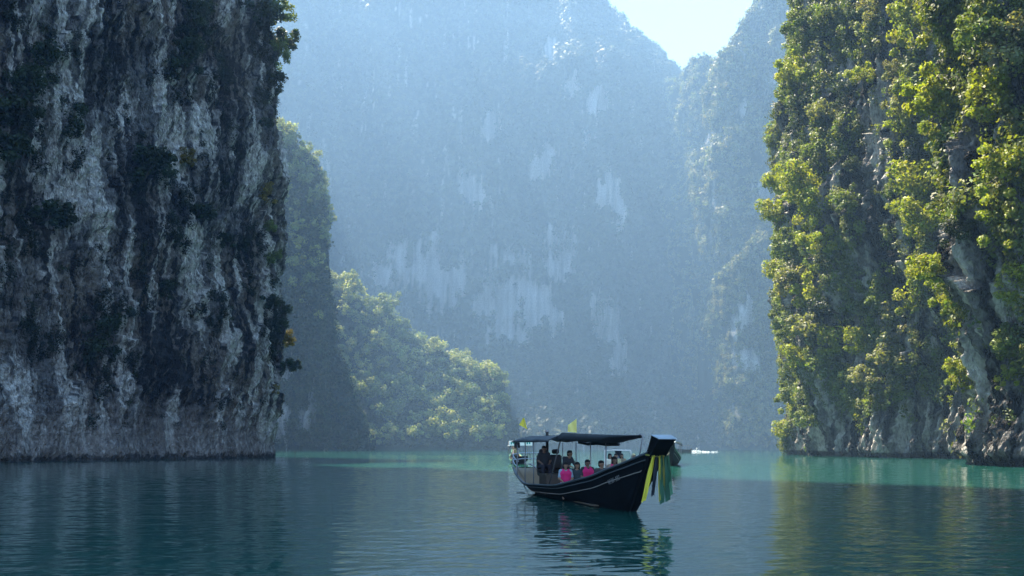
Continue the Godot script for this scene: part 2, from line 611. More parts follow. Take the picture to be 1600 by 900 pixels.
func build_far() -> void:
	var big := noise(41, 4)
	var flute := noise(42, 4)
	var small := noise(43, 3)
	# second cliff on the left
	var push2 := func(u: float, y: float, H: float, back: float) -> Vector2:
		var t := clampf(y / H, 0.0, 1.0)
		return Vector2(big.get_noise_2d(u * 0.02, y * 0.015) * 7.0 + (1.0 - absf(flute.get_noise_2d(u * 0.06, y * 0.012)) * 2.0) * 4.0 + small.get_noise_2d(u * 0.25, y * 0.06) * 1.6, back * t)
	var paint := func(p: Vector3, n: Vector3, u: float, H: float) -> Color:
		return Color(0.03, 0.042, 0.02).lerp(Color(0.58, 0.57, 0.55) * (0.75 + 0.5 * small.get_noise_2d(u * 0.35, p.y * 0.02)), bare(p, u))
	var c2 := [ridge(250, 215, 470, 24, 20), ridge(330, 205, 485, 24, 40), ridge(420, 203, 490, 24, 70), ridge(462, 226, 488, 24, 50), ridge(488, 258, 486, 22, 40), ridge(500, 300, 486, 18, 30), ridge(506, 380, 488, 14, 30), ridge(513, 470, 490, 12, 30), ridge(525, 560, 494, 10, 30), ridge(544, 640, 500, 8, 24), ridge(566, 692, 510, 4, 4)]
	var w := wall(c2, -1.0, 130, 12.0, push2, Vector2(0, -1))
	far["second"] = w
	tag(put("limestone_cliff", wall_mesh(w, paint, -1.0), rock_material()), "hazy wooded cliff behind the shaded left cliff", "cliff", "", "structure")
	# wooded hill
	var push3 := func(u: float, y: float, H: float, back: float) -> Vector2:
		var t := clampf(y / H, 0.0, 1.0)
		return Vector2(big.get_noise_2d(u * 0.02 + 50.0, y * 0.02) * 8.0, back * pow(t, 0.9))
	var green := func(p: Vector3, n: Vector3, u: float, H: float) -> Color:
		return Color(0.03, 0.045, 0.02)
	var c3 := [ridge(440, 330, 520, 50, 30), ridge(505, 432, 520, 46, 30), ridge(545, 455, 518, 42, 30), ridge(580, 490, 515, 40, 30), ridge(612, 498, 512, 36, 30), ridge(650, 540, 510, 32, 30), ridge(700, 556, 508, 30, 30), ridge(745, 592, 508, 24, 30), ridge(778, 600, 510, 20, 30), ridge(789, 645, 520, 12, 20), ridge(800, 690, 560, 5, 4)]
	w = wall(c3, -1.0, 60, 60.0, push3, Vector2(0, -1))
	far["hill"] = w
	tag(put("wooded_hill", wall_mesh(w, green, -1.0), rock_material()), "low wooded hill sloping down to the lake", "hill", "", "structure")
	# main mountain
	var push4 := func(u: float, y: float, H: float, back: float) -> Vector2:
		var t := clampf(y / H, 0.0, 1.0)
		var sb := back * (0.45 * smoothstep(0.0, 0.22, t) + 0.55 * t)
		return Vector2(big.get_noise_2d(u * 0.008, y * 0.006 + 9.0) * 26.0 + (1.0 - absf(flute.get_noise_2d(u * 0.02, y * 0.006)) * 2.0) * 9.0 + small.get_noise_2d(u * 0.1, y * 0.03) * 3.0, sb)
	var c4 := [ridge(150, -10, 610, 150, 20), ridge(300, -18, 600, 150, 40), ridge(450, -22, 590, 160, 50), ridge(600, -28, 580, 170, 50), ridge(760, -34, 575, 170, 50), ridge(870, -36, 575, 165, 40), ridge(925, -30, 580, 160, 30), ridge(963, 8, 585, 155, 20), ridge(990, 52, 590, 150, 20), ridge(1020, 74, 595, 150, 20), ridge(1048, 110, 600, 150, 20), ridge(1085, 140, 610, 150, 30), ridge(1170, 180, 630, 150, 30), ridge(1300, 260, 660, 150, 10), ridge(1450, 350, 700, 150, 4)]
	w = wall(c4, -1.0, 240, 200.0, push4, Vector2(0, -1))
	far["mountain"] = w
	tag(put("mountain", wall_mesh(w, paint, -1.0), rock_material()), "huge hazy limestone mountain closing the end of the lake", "mountain", "", "structure")
	print("mountain ", w.p.size())
	# small peak beside the notch, then the right-hand spur
	var push5 := func(u: float, y: float, H: float, back: float) -> Vector2:
		var t := clampf(y / H, 0.0, 1.0)
		return Vector2(big.get_noise_2d(u * 0.02 + 20.0, y * 0.015 + 9.0) * 9.0 + (1.0 - absf(flute.get_noise_2d(u * 0.06, y * 0.016)) * 2.0) * 8.0 + small.get_noise_2d(u * 0.2, y * 0.05) * 2.0, back * t)
	var c6 := [ridge(1080, 170, 735.0, 24, 30), ridge(1062, 135, 685.0, 24, 50), ridge(1072, 112, 657.0, 24, 30), ridge(1090, 96, 649.0, 24, 30), ridge(1106, 88, 645.0, 24, 30), ridge(1122, 104, 651.0, 24, 30), ridge(1150, 150, 685.0, 24, 10), ridge(1200, 200, 725.0, 24, 4)]
	w = wall(c6, -1.0, 140, 40.0, push5, Vector2(0, -1))
	far["peak"] = w
	tag(put("peak", wall_mesh(w, paint, -1.0), rock_material()), "small pointed peak beside the gap of sky", "mountain", "", "structure")
	var c5 := [ridge(1160, 170, 685.0, 26, 30), ridge(1118, 150, 635.0, 26, 50), ridge(1122, 118, 611.0, 26, 30), ridge(1138, 92, 601.0, 26, 30), ridge(1154, 40, 601.0, 26, 40), ridge(1190, -2, 607.0, 30, 40), ridge(1240, -40, 595.0, 30, 50), ridge(1330, -60, 590.0, 30, 40), ridge(1480, -80, 605.0, 30, 20), ridge(1650, -60, 645.0, 30, 4)]
	w = wall(c5, -1.0, 200, 60.0, push5, Vector2(0, -1))
	far["spur"] = w
	tag(put("mountain", wall_mesh(w, paint, -1.0), rock_material()), "steep hazy mountain spur rising right of the gap of sky", "mountain", "", "structure")
	var c7 := [ridge(1150, 500, 615.0, 20, 10), ridge(1136, 480, 585.0, 20, 30), ridge(1150, 430, 567.0, 25, 40), ridge(1178, 372, 563.0, 25, 50), ridge(1215, 330, 565.0, 25, 50), ridge(1290, 290, 575.0, 25, 30), ridge(1400, 260, 595.0, 25, 4)]
	w = wall(c7, -1.0, 120, 40.0, push5, Vector2(0, -1))
	far["buttress"] = w
	tag(put("limestone_cliff", wall_mesh(w, paint, -1.0), rock_material()), "hazy lower buttress with pale rock at the foot of the right spur", "cliff", "", "structure")

# ------------------------------------------------------------------ where far walls show bare rock instead of forest
const BARE := [[655, 410, 60, 55], [690, 440, 50, 55], [780, 470, 60, 60], [830, 480, 60, 65], [875, 400, 45, 60], [800, 400, 40, 40], [945, 500, 30, 55], [968, 560, 22, 40], [940, 300, 34, 40], [765, 200, 24, 34],
	[735, 300, 34, 40], [895, 140, 24, 34], [935, 160, 30, 30], [845, 255, 30, 36], [860, 75, 14, 22], [915, 215, 16, 22], [965, 330, 18, 36], [1165, 500, 30, 55], [1168, 560, 24, 40], [1160, 170, 20, 24], [1110, 220, 14, 20],
	[446, 590, 18, 40], [440, 660, 26, 36], [470, 665, 16, 34], [415, 395, 14, 40], [790, 520, 60, 26], [600, 430, 30, 24], [1190, 300, 16, 30], [1225, 120, 22, 20]]
var bare_streak := noise(61, 3)
var bare_patch := noise(62, 3)

func bare(p: Vector3, u: float) -> float:
	var s := bare_streak.get_noise_2d(p.x * 0.29, p.y * 0.016)
	var k := bare_patch.get_noise_2d(p.x * 0.06, p.y * 0.045)
	var m := inside(px_of(p), BARE)
	return clampf(smoothstep(0.12, 0.40, m * 1.05 + s * 0.75 + k * 0.75 - 0.10) * float(m > 0.01) + smoothstep(0.42, 0.55, s + k * 0.5) * 0.6, 0.0, 1.0)

func plant_far() -> void:
	var tuft := tuft_mesh(301, 22, 0.5, Color(0.042, 0.056, 0.022))
	var dens := func(p: Vector3, n: Vector3, u: float) -> float:
		return 1.0 - bare(p, u) * 1.1
	cover("mountain_forest", far.mountain, tuft, 26000, Vector2(1.6, 3.5), 1, dens, "dense dark forest covering the hazy mountain")
	var bright := tuft_mesh(302, 30, 0.42, Color(0.13, 0.14, 0.055))
	cover("spur_forest", far.spur, bright, 7000, Vector2(1.6, 3.6), 2, dens, "forest clinging to the hazy spur right of the sky gap")
	cover("peak_forest", far.peak, bright, 3500, Vector2(1.6, 3.2), 3, dens, "forest on the small pointed peak")
	cover("buttress_forest", far.buttress, bright, 3000, Vector2(1.3, 2.8), 4, dens, "trees and creepers on the lower hazy buttress")
	cover("cliff_forest", far.second, tuft_mesh(303, 26, 0.42, Color(0.045, 0.06, 0.03)), 4200, Vector2(1.2, 3.4), 5, dens, "trees and creepers covering the second hazy cliff")
	cover("hill_undergrowth", far.hill, tuft, 5000, Vector2(1.2, 2.4), 6, func(p: Vector3, n: Vector3, u: float) -> float: return 1.0, "undergrowth between the trees of the wooded hill")
	var kits := []
	for k in 6:
		kits.append(tree_kit(400 + k, 1.1, 0.1, 13, 70, 0.17, [Color(0.26, 0.30, 0.11), Color(0.31, 0.33, 0.13), Color(0.18, 0.22, 0.085)][k % 3], 0.9))
	rng.seed = 77
	var spots: Array[Vector3] = []
	var w: Wall = far.hill
	for k in 4000:
		if spots.size() >= 130: break
		var i := rng.randi_range(20, w.cols - 44)
		var j := rng.randi_range(2, w.front + 2)
		var p := w.p[i * w.rows + j]
		if p.y < 0.5: continue
		var near := false
		for q in spots:
			if q.distance_to(p) < 4.9: near = true
		if near: continue
		spots.append(p)
		plant("hill_tree", kits[rng.randi() % 6], p, rng.randf() * TAU, rng.randf_range(3.4, 6.0), "leafy sunlit tree among the many on the low wooded hill", "tree", "trees covering the wooded hill")
	w = far.second
	spots.clear()
	for k in 4000:
		if spots.size() >= 60: break
		var i := rng.randi_range(60, w.cols - 130)
		var j := rng.randi_range(int(w.front * 0.5), w.front + 4)
		var p := w.p[i * w.rows + j]
		var near := false
		for q in spots:
			if q.distance_to(p) < 4.9: near = true
		if near: continue
		spots.append(p)
		plant("ridge_tree", kits[rng.randi() % 6], p, rng.randf() * TAU, rng.randf_range(2.8, 4.8), "pale leafy tree high on the second hazy cliff", "tree", "trees on the top of the second cliff")

# rows [px, py, crown radius in px, tone]; each becomes a tree rooted on the wall's face there
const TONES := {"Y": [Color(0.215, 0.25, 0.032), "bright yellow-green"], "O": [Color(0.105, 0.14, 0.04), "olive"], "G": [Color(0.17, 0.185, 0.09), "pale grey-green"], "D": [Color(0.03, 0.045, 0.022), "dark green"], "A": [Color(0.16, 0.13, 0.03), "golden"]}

func kits_for(tone: String) -> Array:
	if not mats.has("kits_" + tone):
		var k := []
		var sd: int = 500 + tone.unicode_at(0) * 7
		k.append(tree_kit(sd, 0.75, 0.75, 16, 115, 0.145, TONES[tone][0], 0.95))
		k.append(tree_kit(sd + 1, 0.35, 1.1, 14, 110, 0.15, TONES[tone][0], 0.7))
		k.append(tree_kit(sd + 2, 1.2, 0.5, 18, 105, 0.14, TONES[tone][0], 1.3))
		mats["kits_" + tone] = k
	return mats["kits_" + tone]

func nth(k: int) -> String:
	return ["lowest", "second lowest", "third lowest", "fourth up", "fifth up", "sixth up", "seventh up", "eighth up", "ninth up", "tenth up", "eleventh up", "twelfth up", "thirteenth up", "fourteenth up"][mini(k, 13)]

func plant_spots(w: Wall, spots: Array, called: String, zones: Array) -> void:
	var sorted := spots.duplicate()
	sorted.sort_custom(func(a, b): return a[1] > b[1])
	var seen := {}
	for q in sorted:
		var zone := ""
		for z in zones:
			if q[0] < z[0]:
				zone = z[1]
				break
		var key: String = zone + q[3]
		var rank: int = seen.get(key, 0)
		seen[key] = rank + 1
		var edge := 14.0 if called == "cliff_tree" and q[0] > 1190 and q[0] < 1262 else 0.0
		var hit := find(w, q[0] + edge, q[1] + q[2] * 0.45)
		var p: Vector3 = hit[0]
		var nn: Vector3 = hit[1]
		var size: float = q[2] / FOCAL * -p.z * (0.9 if edge > 0.0 else 1.0)
		rng.seed = int(q[0] * 31 + q[1])
		var kits := kits_for(q[3])
		var kit: Dictionary = kits[rng.randi() % 3]
		plant(called, kit, p - nn * 0.3, atan2(nn.x, nn.z) + rng.randf_range(-0.4, 0.4), size, "%s %s %s, %s of its colour" % [TONES[q[3]][1], "tree" if called.contains("tree") else "shrub", zone, nth(rank)], "tree" if called.contains("tree") else "shrub")

func plant_left() -> void:
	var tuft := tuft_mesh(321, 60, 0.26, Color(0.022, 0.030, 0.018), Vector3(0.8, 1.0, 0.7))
	var patches := [[40, 190, 95, 120], [20, 400, 70, 110], [30, 30, 70, 60], [270, 130, 45, 120], [230, 285, 55, 60], [300, 50, 60, 60], [175, 470, 60, 90], [290, 330, 50, 70], [350, 130, 40, 90], [420, 90, 40, 130], [430, 520, 30, 120], [160, 560, 60, 80], [120, 90, 50, 50], [60, 520, 50, 60], [330, 480, 40, 60], [390, 400, 40, 60]]
	var n := noise(72, 3)
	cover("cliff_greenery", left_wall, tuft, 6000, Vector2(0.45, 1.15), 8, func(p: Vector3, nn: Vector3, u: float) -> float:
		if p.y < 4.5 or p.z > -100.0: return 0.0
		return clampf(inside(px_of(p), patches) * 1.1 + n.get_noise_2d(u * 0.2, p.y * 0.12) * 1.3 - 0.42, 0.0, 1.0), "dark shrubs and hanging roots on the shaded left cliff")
	var zones := [[200, "far left on shaded cliff"], [330, "midway across shaded cliff"], [415, "on shaded cliff's right part"], [999, "on shaded cliff's right edge"]]
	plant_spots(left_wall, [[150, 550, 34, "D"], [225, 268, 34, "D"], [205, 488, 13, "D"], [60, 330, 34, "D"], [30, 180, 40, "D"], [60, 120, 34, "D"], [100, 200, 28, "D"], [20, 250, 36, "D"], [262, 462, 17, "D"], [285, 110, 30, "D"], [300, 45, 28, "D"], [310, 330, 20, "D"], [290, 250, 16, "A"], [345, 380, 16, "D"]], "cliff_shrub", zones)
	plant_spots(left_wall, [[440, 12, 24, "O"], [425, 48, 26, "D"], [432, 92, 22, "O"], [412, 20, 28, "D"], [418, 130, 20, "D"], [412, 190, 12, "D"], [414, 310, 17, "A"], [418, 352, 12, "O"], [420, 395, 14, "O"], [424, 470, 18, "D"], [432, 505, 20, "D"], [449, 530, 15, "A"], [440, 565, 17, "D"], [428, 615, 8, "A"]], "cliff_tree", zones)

func plant_right() -> void:
	var leaf_tuft := tuft_mesh(311, 46, 0.32, Color(0.10, 0.13, 0.035), Vector3(0.75, 0.95, 0.75))
	var n := noise(71, 3)
	var rocks := [[1365, 330, 40, 110], [1400, 200, 50, 90], [1410, 440, 46, 90], [1390, 60, 30, 80], [1500, 420, 50, 90], [1560, 650, 60, 110], [1530, 540, 40, 80], [1350, 690, 120, 60], [1480, 690, 80, 60], [1270, 680, 40, 50], [1600, 690, 90, 110], [1380, 260, 46, 160], [1570, 470, 40, 60]]
	var dens := func(p: Vector3, nn: Vector3, u: float) -> float:
		var k := n.get_noise_2d(u * 0.09, p.y * 0.07)
		var m := inside(px_of(p), rocks)
		return clampf(0.66 + k * 2.6 - m * 3.0 - (1.0 - smoothstep(5.0, 10.0, p.y)), 0.012, 1.0)
	cover("cliff_greenery", right_wall, leaf_tuft, 19000, Vector2(0.45, 1.5), 7, dens, "shrubs and creepers covering the sunlit right cliff")
	var zones := [[1236, "overhanging sunlit cliff's left edge"], [1285, "on sunlit cliff's left flank"], [1345, "left of the bare streak"], [1412, "on the bare grey streak"], [1470, "on near pillar's left edge"], [1530, "mid near pillar"], [1700, "on near pillar by frame's right edge"]]
	plant_spots(right_wall, [
		[1262, 50, 28, "O"], [1240, 78, 24, "O"], [1284, 30, 26, "O"], [1256, 88, 34, "Y"], [1232, 132, 28, "O"], [1268, 122, 26, "Y"], [1230, 148, 22, "Y"], [1292, 186, 28, "G"], [1250, 196, 30, "D"], [1224, 282, 36, "Y"], [1262, 292, 38, "Y"], [1204, 288, 22, "O"],
		[1290, 235, 30, "O"], [1214, 330, 30, "Y"], [1226, 380, 34, "O"], [1214, 422, 26, "Y"], [1260, 350, 34, "Y"], [1292, 372, 30, "Y"], [1318, 330, 24, "O"], [1230, 462, 28, "Y"], [1265, 430, 32, "G"], [1300, 440, 36, "Y"], [1245, 502, 30, "O"], [1212, 516, 16, "Y"],
		[1270, 522, 36, "G"], [1310, 542, 30, "Y"], [1345, 540, 26, "Y"], [1240, 562, 26, "Y"], [1290, 592, 32, "O"], [1228, 640, 25, "Y"], [1224, 668, 22, "Y"], [1236, 610, 24, "O"], [1330, 612, 26, "O"], [1360, 592, 26, "G"], [1400, 560, 36, "G"], [1420, 522, 36, "G"],
		[1384, 480, 26, "O"], [1372, 440, 20, "O"], [1358, 118, 22, "Y"], [1396, 108, 15, "G"], [1372, 32, 30, "G"], [1338, 60, 22, "D"], [1330, 160, 20, "D"], [1395, 300, 18, "O"], [1345, 250, 16, "D"], [1415, 160, 24, "G"],
		[1430, 60, 38, "Y"], [1482, 40, 46, "Y"], [1540, 50, 42, "O"], [1582, 90, 42, "G"], [1500, 112, 46, "Y"], [1556, 160, 46, "Y"], [1456, 142, 38, "O"], [1430, 215, 32, "Y"], [1482, 200, 42, "Y"], [1590, 192, 40, "O"], [1530, 232, 46, "Y"], [1462, 282, 42, "Y"],
		[1512, 312, 42, "O"], [1580, 292, 42, "Y"], [1450, 345, 36, "Y"], [1416, 322, 18, "Y"], [1590, 372, 42, "Y"], [1466, 425, 30, "Y"], [1438, 472, 36, "Y"], [1488, 472, 32, "Y"], [1540, 482, 26, "O"], [1586, 452, 36, "Y"], [1582, 532, 30, "O"], [1490, 592, 22, "Y"],
		[1520, 602, 17, "Y"], [1576, 600, 20, "Y"], [1275, 655, 22, "O"], [1310, 480, 24, "D"], [1440, 250, 26, "D"], [1570, 230, 30, "D"], [1500, 370, 26, "D"], [1395, 610, 24, "O"], [1430, 590, 22, "D"]], "cliff_tree", zones)

# ------------------------------------------------------------------ boats. Local axes: z towards the bow, x across, y up, waterline at 0
const ST := [-3.5, -2.5, -1.0, 0.0, 2.0, 5.3, 7.6, 9.1, 10.6, 11.4, 12.2, 13.3]
const BEAM := [0.80, 0.88, 0.93, 0.95, 0.97, 0.95, 0.86, 0.70, 0.48, 0.37, 0.28, 0.21]
const RAIL := [0.97, 0.72, 0.48, 0.40, 0.44, 0.54, 0.77, 0.96, 1.25, 1.39, 1.54, 1.72]
const KEEL := [0.80, 0.45, 0.02, -0.12, -0.25, -0.30, -0.30, -0.29, -0.24, 0.20, 0.84, 1.62]

func along(table: Array, z: float) -> float:
	var i := 0
	while i < ST.size() - 2 and ST[i + 1] < z: i += 1
	var t := clampf((z - ST[i]) / (ST[i + 1] - ST[i]), 0.0, 1.0)
	return cat(table[maxi(i - 1, 0)], table[i], table[i + 1], table[mini(i + 2, ST.size() - 1)], t) if i > 0 and i < ST.size() - 3 else lerpf(table[i], table[i + 1], t)

func hull_point(z: float, t: float, side: float, inner: float) -> Vector3:
	var b := along(BEAM, z) - inner
	var k := along(KEEL, z) + inner * 1.4
	return Vector3(side * b * pow(t, 0.55), k + (along(RAIL, z) - k) * pow(t, 1.35), z)

func quad(st: SurfaceTool, a: Vector3, b: Vector3, c: Vector3, d: Vector3) -> void:
	for q in [a, b, c, a, c, d]: st.add_vertex(q)

# both faces of a thin sheet given as rows of points
func sheet(rows: Array, thick: float) -> ArrayMesh:
	var st := begin()
	var nr := rows.size()
	var nc: int = rows[0].size()
	var nrm := []
	for r in nr:
		var line := []
		for c in nc:
			var du: Vector3 = rows[r][mini(c + 1, nc - 1)] - rows[r][maxi(c - 1, 0)]
			var dv: Vector3 = rows[mini(r + 1, nr - 1)][c] - rows[maxi(r - 1, 0)][c]
			line.append(du.cross(dv).normalized() * thick * 0.5)
		nrm.append(line)
	for r in nr - 1:
		for c in nc - 1:
			var a: Vector3 = rows[r][c]; var b: Vector3 = rows[r][c + 1]; var d: Vector3 = rows[r + 1][c]; var e: Vector3 = rows[r + 1][c + 1]
			quad(st, a + nrm[r][c], d + nrm[r + 1][c], e + nrm[r + 1][c + 1], b + nrm[r][c + 1])
			quad(st, a - nrm[r][c], b - nrm[r][c + 1], e - nrm[r + 1][c + 1], d - nrm[r + 1][c])
	for r in nr - 1:
		for c in [0, nc - 1]:
			var a: Vector3 = rows[r][c]; var d: Vector3 = rows[r + 1][c]
			quad(st, a + nrm[r][c], a - nrm[r][c], d - nrm[r + 1][c], d + nrm[r + 1][c])
	for c in nc - 1:
		for r in [0, nr - 1]:
			var a: Vector3 = rows[r][c]; var b: Vector3 = rows[r][c + 1]
			quad(st, a + nrm[r][c], b + nrm[r][c + 1], b - nrm[r][c + 1], a - nrm[r][c])
	return done(st)

# a box with chamfered edges between two corners
func bevel_box(a: Vector3, b: Vector3, e := 0.01) -> ArrayMesh:
	var st := begin(false)
	block(st, a, b, e)
	return done(st)

func block(st: SurfaceTool, a: Vector3, b: Vector3, e: float) -> void:
	var lo := Vector3(minf(a.x, b.x), minf(a.y, b.y), minf(a.z, b.z))
	var hi := Vector3(maxf(a.x, b.x), maxf(a.y, b.y), maxf(a.z, b.z))
	var c := (lo + hi) * 0.5
	var h := (hi - lo) * 0.5
	e = minf(e, minf(h.x, minf(h.y, h.z)) * 0.8)
	var pts := []   # 24 corners: for each octant, one per axis
	for sx in [-1.0, 1.0]:
		for sy in [-1.0, 1.0]:
			for sz in [-1.0, 1.0]:
				var o := Vector3(sx, sy, sz)
				for ax in 3:
					var p := h - Vector3(e, e, e)
					p[ax] = h[ax]
					pts.append(c + p * o)
	var hull := func(q: Array) -> void:
		var mid := Vector3.ZERO
		for p in q: mid += p / q.size()
		var n: Vector3 = (q[1] - q[0]).cross(q[2] - q[0])
		if n.dot(mid - c) > 0: q.reverse()
		for i in range(1, q.size() - 1):
			st.add_vertex(q[0]); st.add_vertex(q[i]); st.add_vertex(q[i + 1])
	for ax in 3:
		var u := (ax + 1) % 3
		var v := (ax + 2) % 3
		for sg in [0, 1]:
			var q := []
			for uv in [[0, 0], [1, 0], [1, 1], [0, 1]]:
				var k := [0, 0, 0]
				k[ax] = sg; k[u] = uv[0]; k[v] = uv[1]
				q.append(pts[(k[0] * 4 + k[1] * 2 + k[2]) * 3 + ax])
			hull.call(q)
		for su in [0, 1]:
			for sv in [0, 1]:
				var q := []
				for pair in [[0, u], [1, u], [1, v], [0, v]]:
					var k := [0, 0, 0]
					k[ax] = pair[0]; k[u] = su; k[v] = sv
					q.append(pts[(k[0] * 4 + k[1] * 2 + k[2]) * 3 + pair[1]])
				hull.call(q)
	for k in 8: hull.call([pts[k * 3], pts[k * 3 + 1], pts[k * 3 + 2]])

func pole(a: Vector3, b: Vector3, r: float, sides := 8) -> ArrayMesh:
	var st := begin()
	tube(st, PackedVector3Array([a, a.lerp(b, 0.5), b]), r, r, sides)
	return done(st)

func pipe(pts: PackedVector3Array, r: float) -> ArrayMesh:
	var st := begin()
	tube(st, pts, r, r, 7)
	return done(st)

# hull with its wooden parts; o is the boat's root
func hull(o: Node3D, trim: Material) -> void:
	var black := mat("hull_black", Color(0.006, 0.007, 0.008), 0.6)
	black.metallic_specular = 0.2
	var zs := []
	for k in 57: zs.append(lerpf(-3.5, 13.3, k / 56.0))
	var st := begin()
	for side in [-1.0, 1.0]:
		for k in zs.size() - 1:
			for j in 8:
				var a := hull_point(zs[k], j / 8.0, side, 0.0)
				var b := hull_point(zs[k + 1], j / 8.0, side, 0.0)
				var c := hull_point(zs[k + 1], (j + 1) / 8.0, side, 0.0)
				var d := hull_point(zs[k], (j + 1) / 8.0, side, 0.0)
				if side < 0: quad(st, a, d, c, b)
				else: quad(st, a, b, c, d)
	for j in 8:   # transom
		quad(st, hull_point(-3.5, j / 8.0, -1, 0.0), hull_point(-3.5, j / 8.0, 1, 0.0), hull_point(-3.5, (j + 1) / 8.0, 1, 0.0), hull_point(-3.5, (j + 1) / 8.0, -1, 0.0))
	put("hull", done(st), black, o)
	st = begin()
	for side in [-1.0, 1.0]:
		for k in zs.size() - 1:
			if zs[k] > 12.2: continue
			for j in range(1, 8):
				var a := hull_point(zs[k], j / 8.0, side, 0.05)
				var b := hull_point(zs[k + 1], j / 8.0, side, 0.05)
				var c := hull_point(zs[k + 1], (j + 1) / 8.0, side, 0.05)
				var d := hull_point(zs[k], (j + 1) / 8.0, side, 0.05)
				if side < 0: quad(st, a, b, c, d)
				else: quad(st, a, d, c, b)
	put("inner_planking", done(st), mat("inner_wood", Color(0.30, 0.22, 0.14), 0.75), o)
	for side in [-1.0, 1.0]:
		var cap := begin()
		var rub := begin()
		var low := begin()
		for k in zs.size() - 1:
			for part in [[cap, 0.0, 0.09, 0.05], [rub, -0.105, 0.03, 0.026], [low, -0.29, 0.03, 0.022]]:
				var q := []
				for z in [zs[k], zs[k + 1]]:
					var g := hull_point(z, 1.0, side, 0.0)
					var drop: float = part[1]
					if drop < 0.0:
						var keel := along(KEEL, z)
						var f := clampf((g.y + drop * (1.0 + maxf(z - 4.0, 0.0) * 0.04) - keel) / (g.y - keel), 0.2, 1.0)
						g = hull_point(z, pow(f, 1.0 / 1.35), side, -0.012)
					var hw: float = part[2] * 0.5
					var hh: float = part[3] * 0.5
					q.append([g + Vector3(-hw, hh, 0), g + Vector3(hw, hh, 0), g + Vector3(hw, -hh, 0), g + Vector3(-hw, -hh, 0)])
				for e in 4:
					quad(part[0], q[0][e], q[1][e], q[1][(e + 1) % 4], q[0][(e + 1) % 4])
		put("gunwale", done(cap), trim, o)
		put("rubbing_strake", done(rub), mat("strake", Color(0.10, 0.12, 0.13), 0.5), o)
		put("painted_line", done(low), mat("line_paint", Color(0.30, 0.27, 0.23), 0.6), o)
	# stem post down to the water, and the flared prow head
	st = begin(false)
	var prev := []
	for k in 9:
		var t := k / 8.0
		var z := lerpf(10.9, 13.32, t)
		var y := along(KEEL, minf(z, 13.3)) - 0.02
		var wd := lerpf(0.06, 0.21, pow(t, 0.8))
		var ring := [Vector3(-wd, y + 0.12, z - 0.06), Vector3(-wd, y - 0.03, z + 0.05), Vector3(wd, y - 0.03, z + 0.05), Vector3(wd, y + 0.12, z - 0.06)]
		if prev:
			for e in 4: quad(st, prev[e], ring[e], ring[(e + 1) % 4], prev[(e + 1) % 4])
		prev = ring
	put("stem_post", done(st), black, o)
	st = begin(false)
	var lo := [Vector3(-0.22, 1.66, 13.02), Vector3(-0.22, 1.60, 13.38), Vector3(0.22, 1.60, 13.38), Vector3(0.22, 1.66, 13.02)]
	var md := [Vector3(-0.225, 1.86, 13.27), Vector3(-0.22, 1.80, 13.70), Vector3(0.22, 1.80, 13.70), Vector3(0.225, 1.86, 13.27)]
	var hi := [Vector3(-0.27, 2.16, 13.66), Vector3(-0.235, 2.06, 14.16), Vector3(0.235, 2.06, 14.16), Vector3(0.27, 2.16, 13.66)]
	for pair in [[lo, md], [md, hi]]:
		for e in 4: quad(st, pair[0][e], pair[1][e], pair[1][(e + 1) % 4], pair[0][(e + 1) % 4])
	quad(st, lo[0], lo[1], lo[2], lo[3])
	quad(st, hi[0], hi[3], hi[2], hi[1])
	put("prow_head", done(st), black, o)
	put("prow_cap", sheet([[hi[0] + Vector3(-0.012, 0.012, 0), hi[3] + Vector3(0.012, 0.012, 0)], [hi[1] + Vector3(-0.012, 0.012, 0.012), hi[2] + Vector3(0.012, 0.012, 0.012)]], 0.02), mat("prow_cap", Color(0.42, 0.50, 0.56), 0.4), o)
	# floor boards and the fore deck, board by board
	var board := mat("deck_board", Color(0.33, 0.25, 0.16), 0.7)
	for k in 7:
		var x0 := -0.62 + k * 0.18
		var rows := []
		for z in [-3.3, -2.5, -1.5, -0.5, 0.6]:
			var y := along(KEEL, z) + 0.20 if z < -0.8 else 0.2
			rows.append([Vector3(x0, y, z), Vector3(x0 + 0.17, y, z)])
		put("stern_board", sheet(rows, 0.03), board, o)
	put("floor", bevel_box(Vector3(-0.6, 0.03, 0.6), Vector3(0.6, 0.07, 9.0)), mat("floor_wood", Color(0.12, 0.09, 0.06), 0.8), o)
	var rows2 := []
	for k in 12:
		var z := lerpf(9.5, 13.1, k / 11.0)
		var b := along(BEAM, z) - 0.04
		rows2.append([Vector3(-b, along(RAIL, z) - 0.05, z), Vector3(0, along(RAIL, z) - 0.0, z), Vector3(b, along(RAIL, z) - 0.05, z)])
	put("fore_deck", sheet(rows2, 0.03), mat("fore_deck", Color(0.05, 0.05, 0.05), 0.6), o)
	for q in [[5.0, 0.44], [6.2, 0.54], [7.0, 0.52], [7.8, 0.66]]:
		var z: float = q[0]
		var b := along(BEAM, z) - 0.10
		put("bench", bevel_box(Vector3(-b, q[1] - 0.04, z - 0.15), Vector3(b, q[1], z + 0.15)), mat("inner_wood", Color(0.30, 0.22, 0.14)), o)

func arched(z0: float, z1: float, half: float, eave: float, crown: float, n := 9) -> Array:
	var rows := []
	for k in n:
		var z := lerpf(z0, z1, k / float(n - 1))
		var line := []
		for j in 11:
			var t := j / 10.0 * 2.0 - 1.0
			line.append(Vector3(t * half, eave + (crown - eave) * (1.0 - t * t) - 0.02 * sin(k * 1.9 + j), z))
		rows.append(line)
	return rows

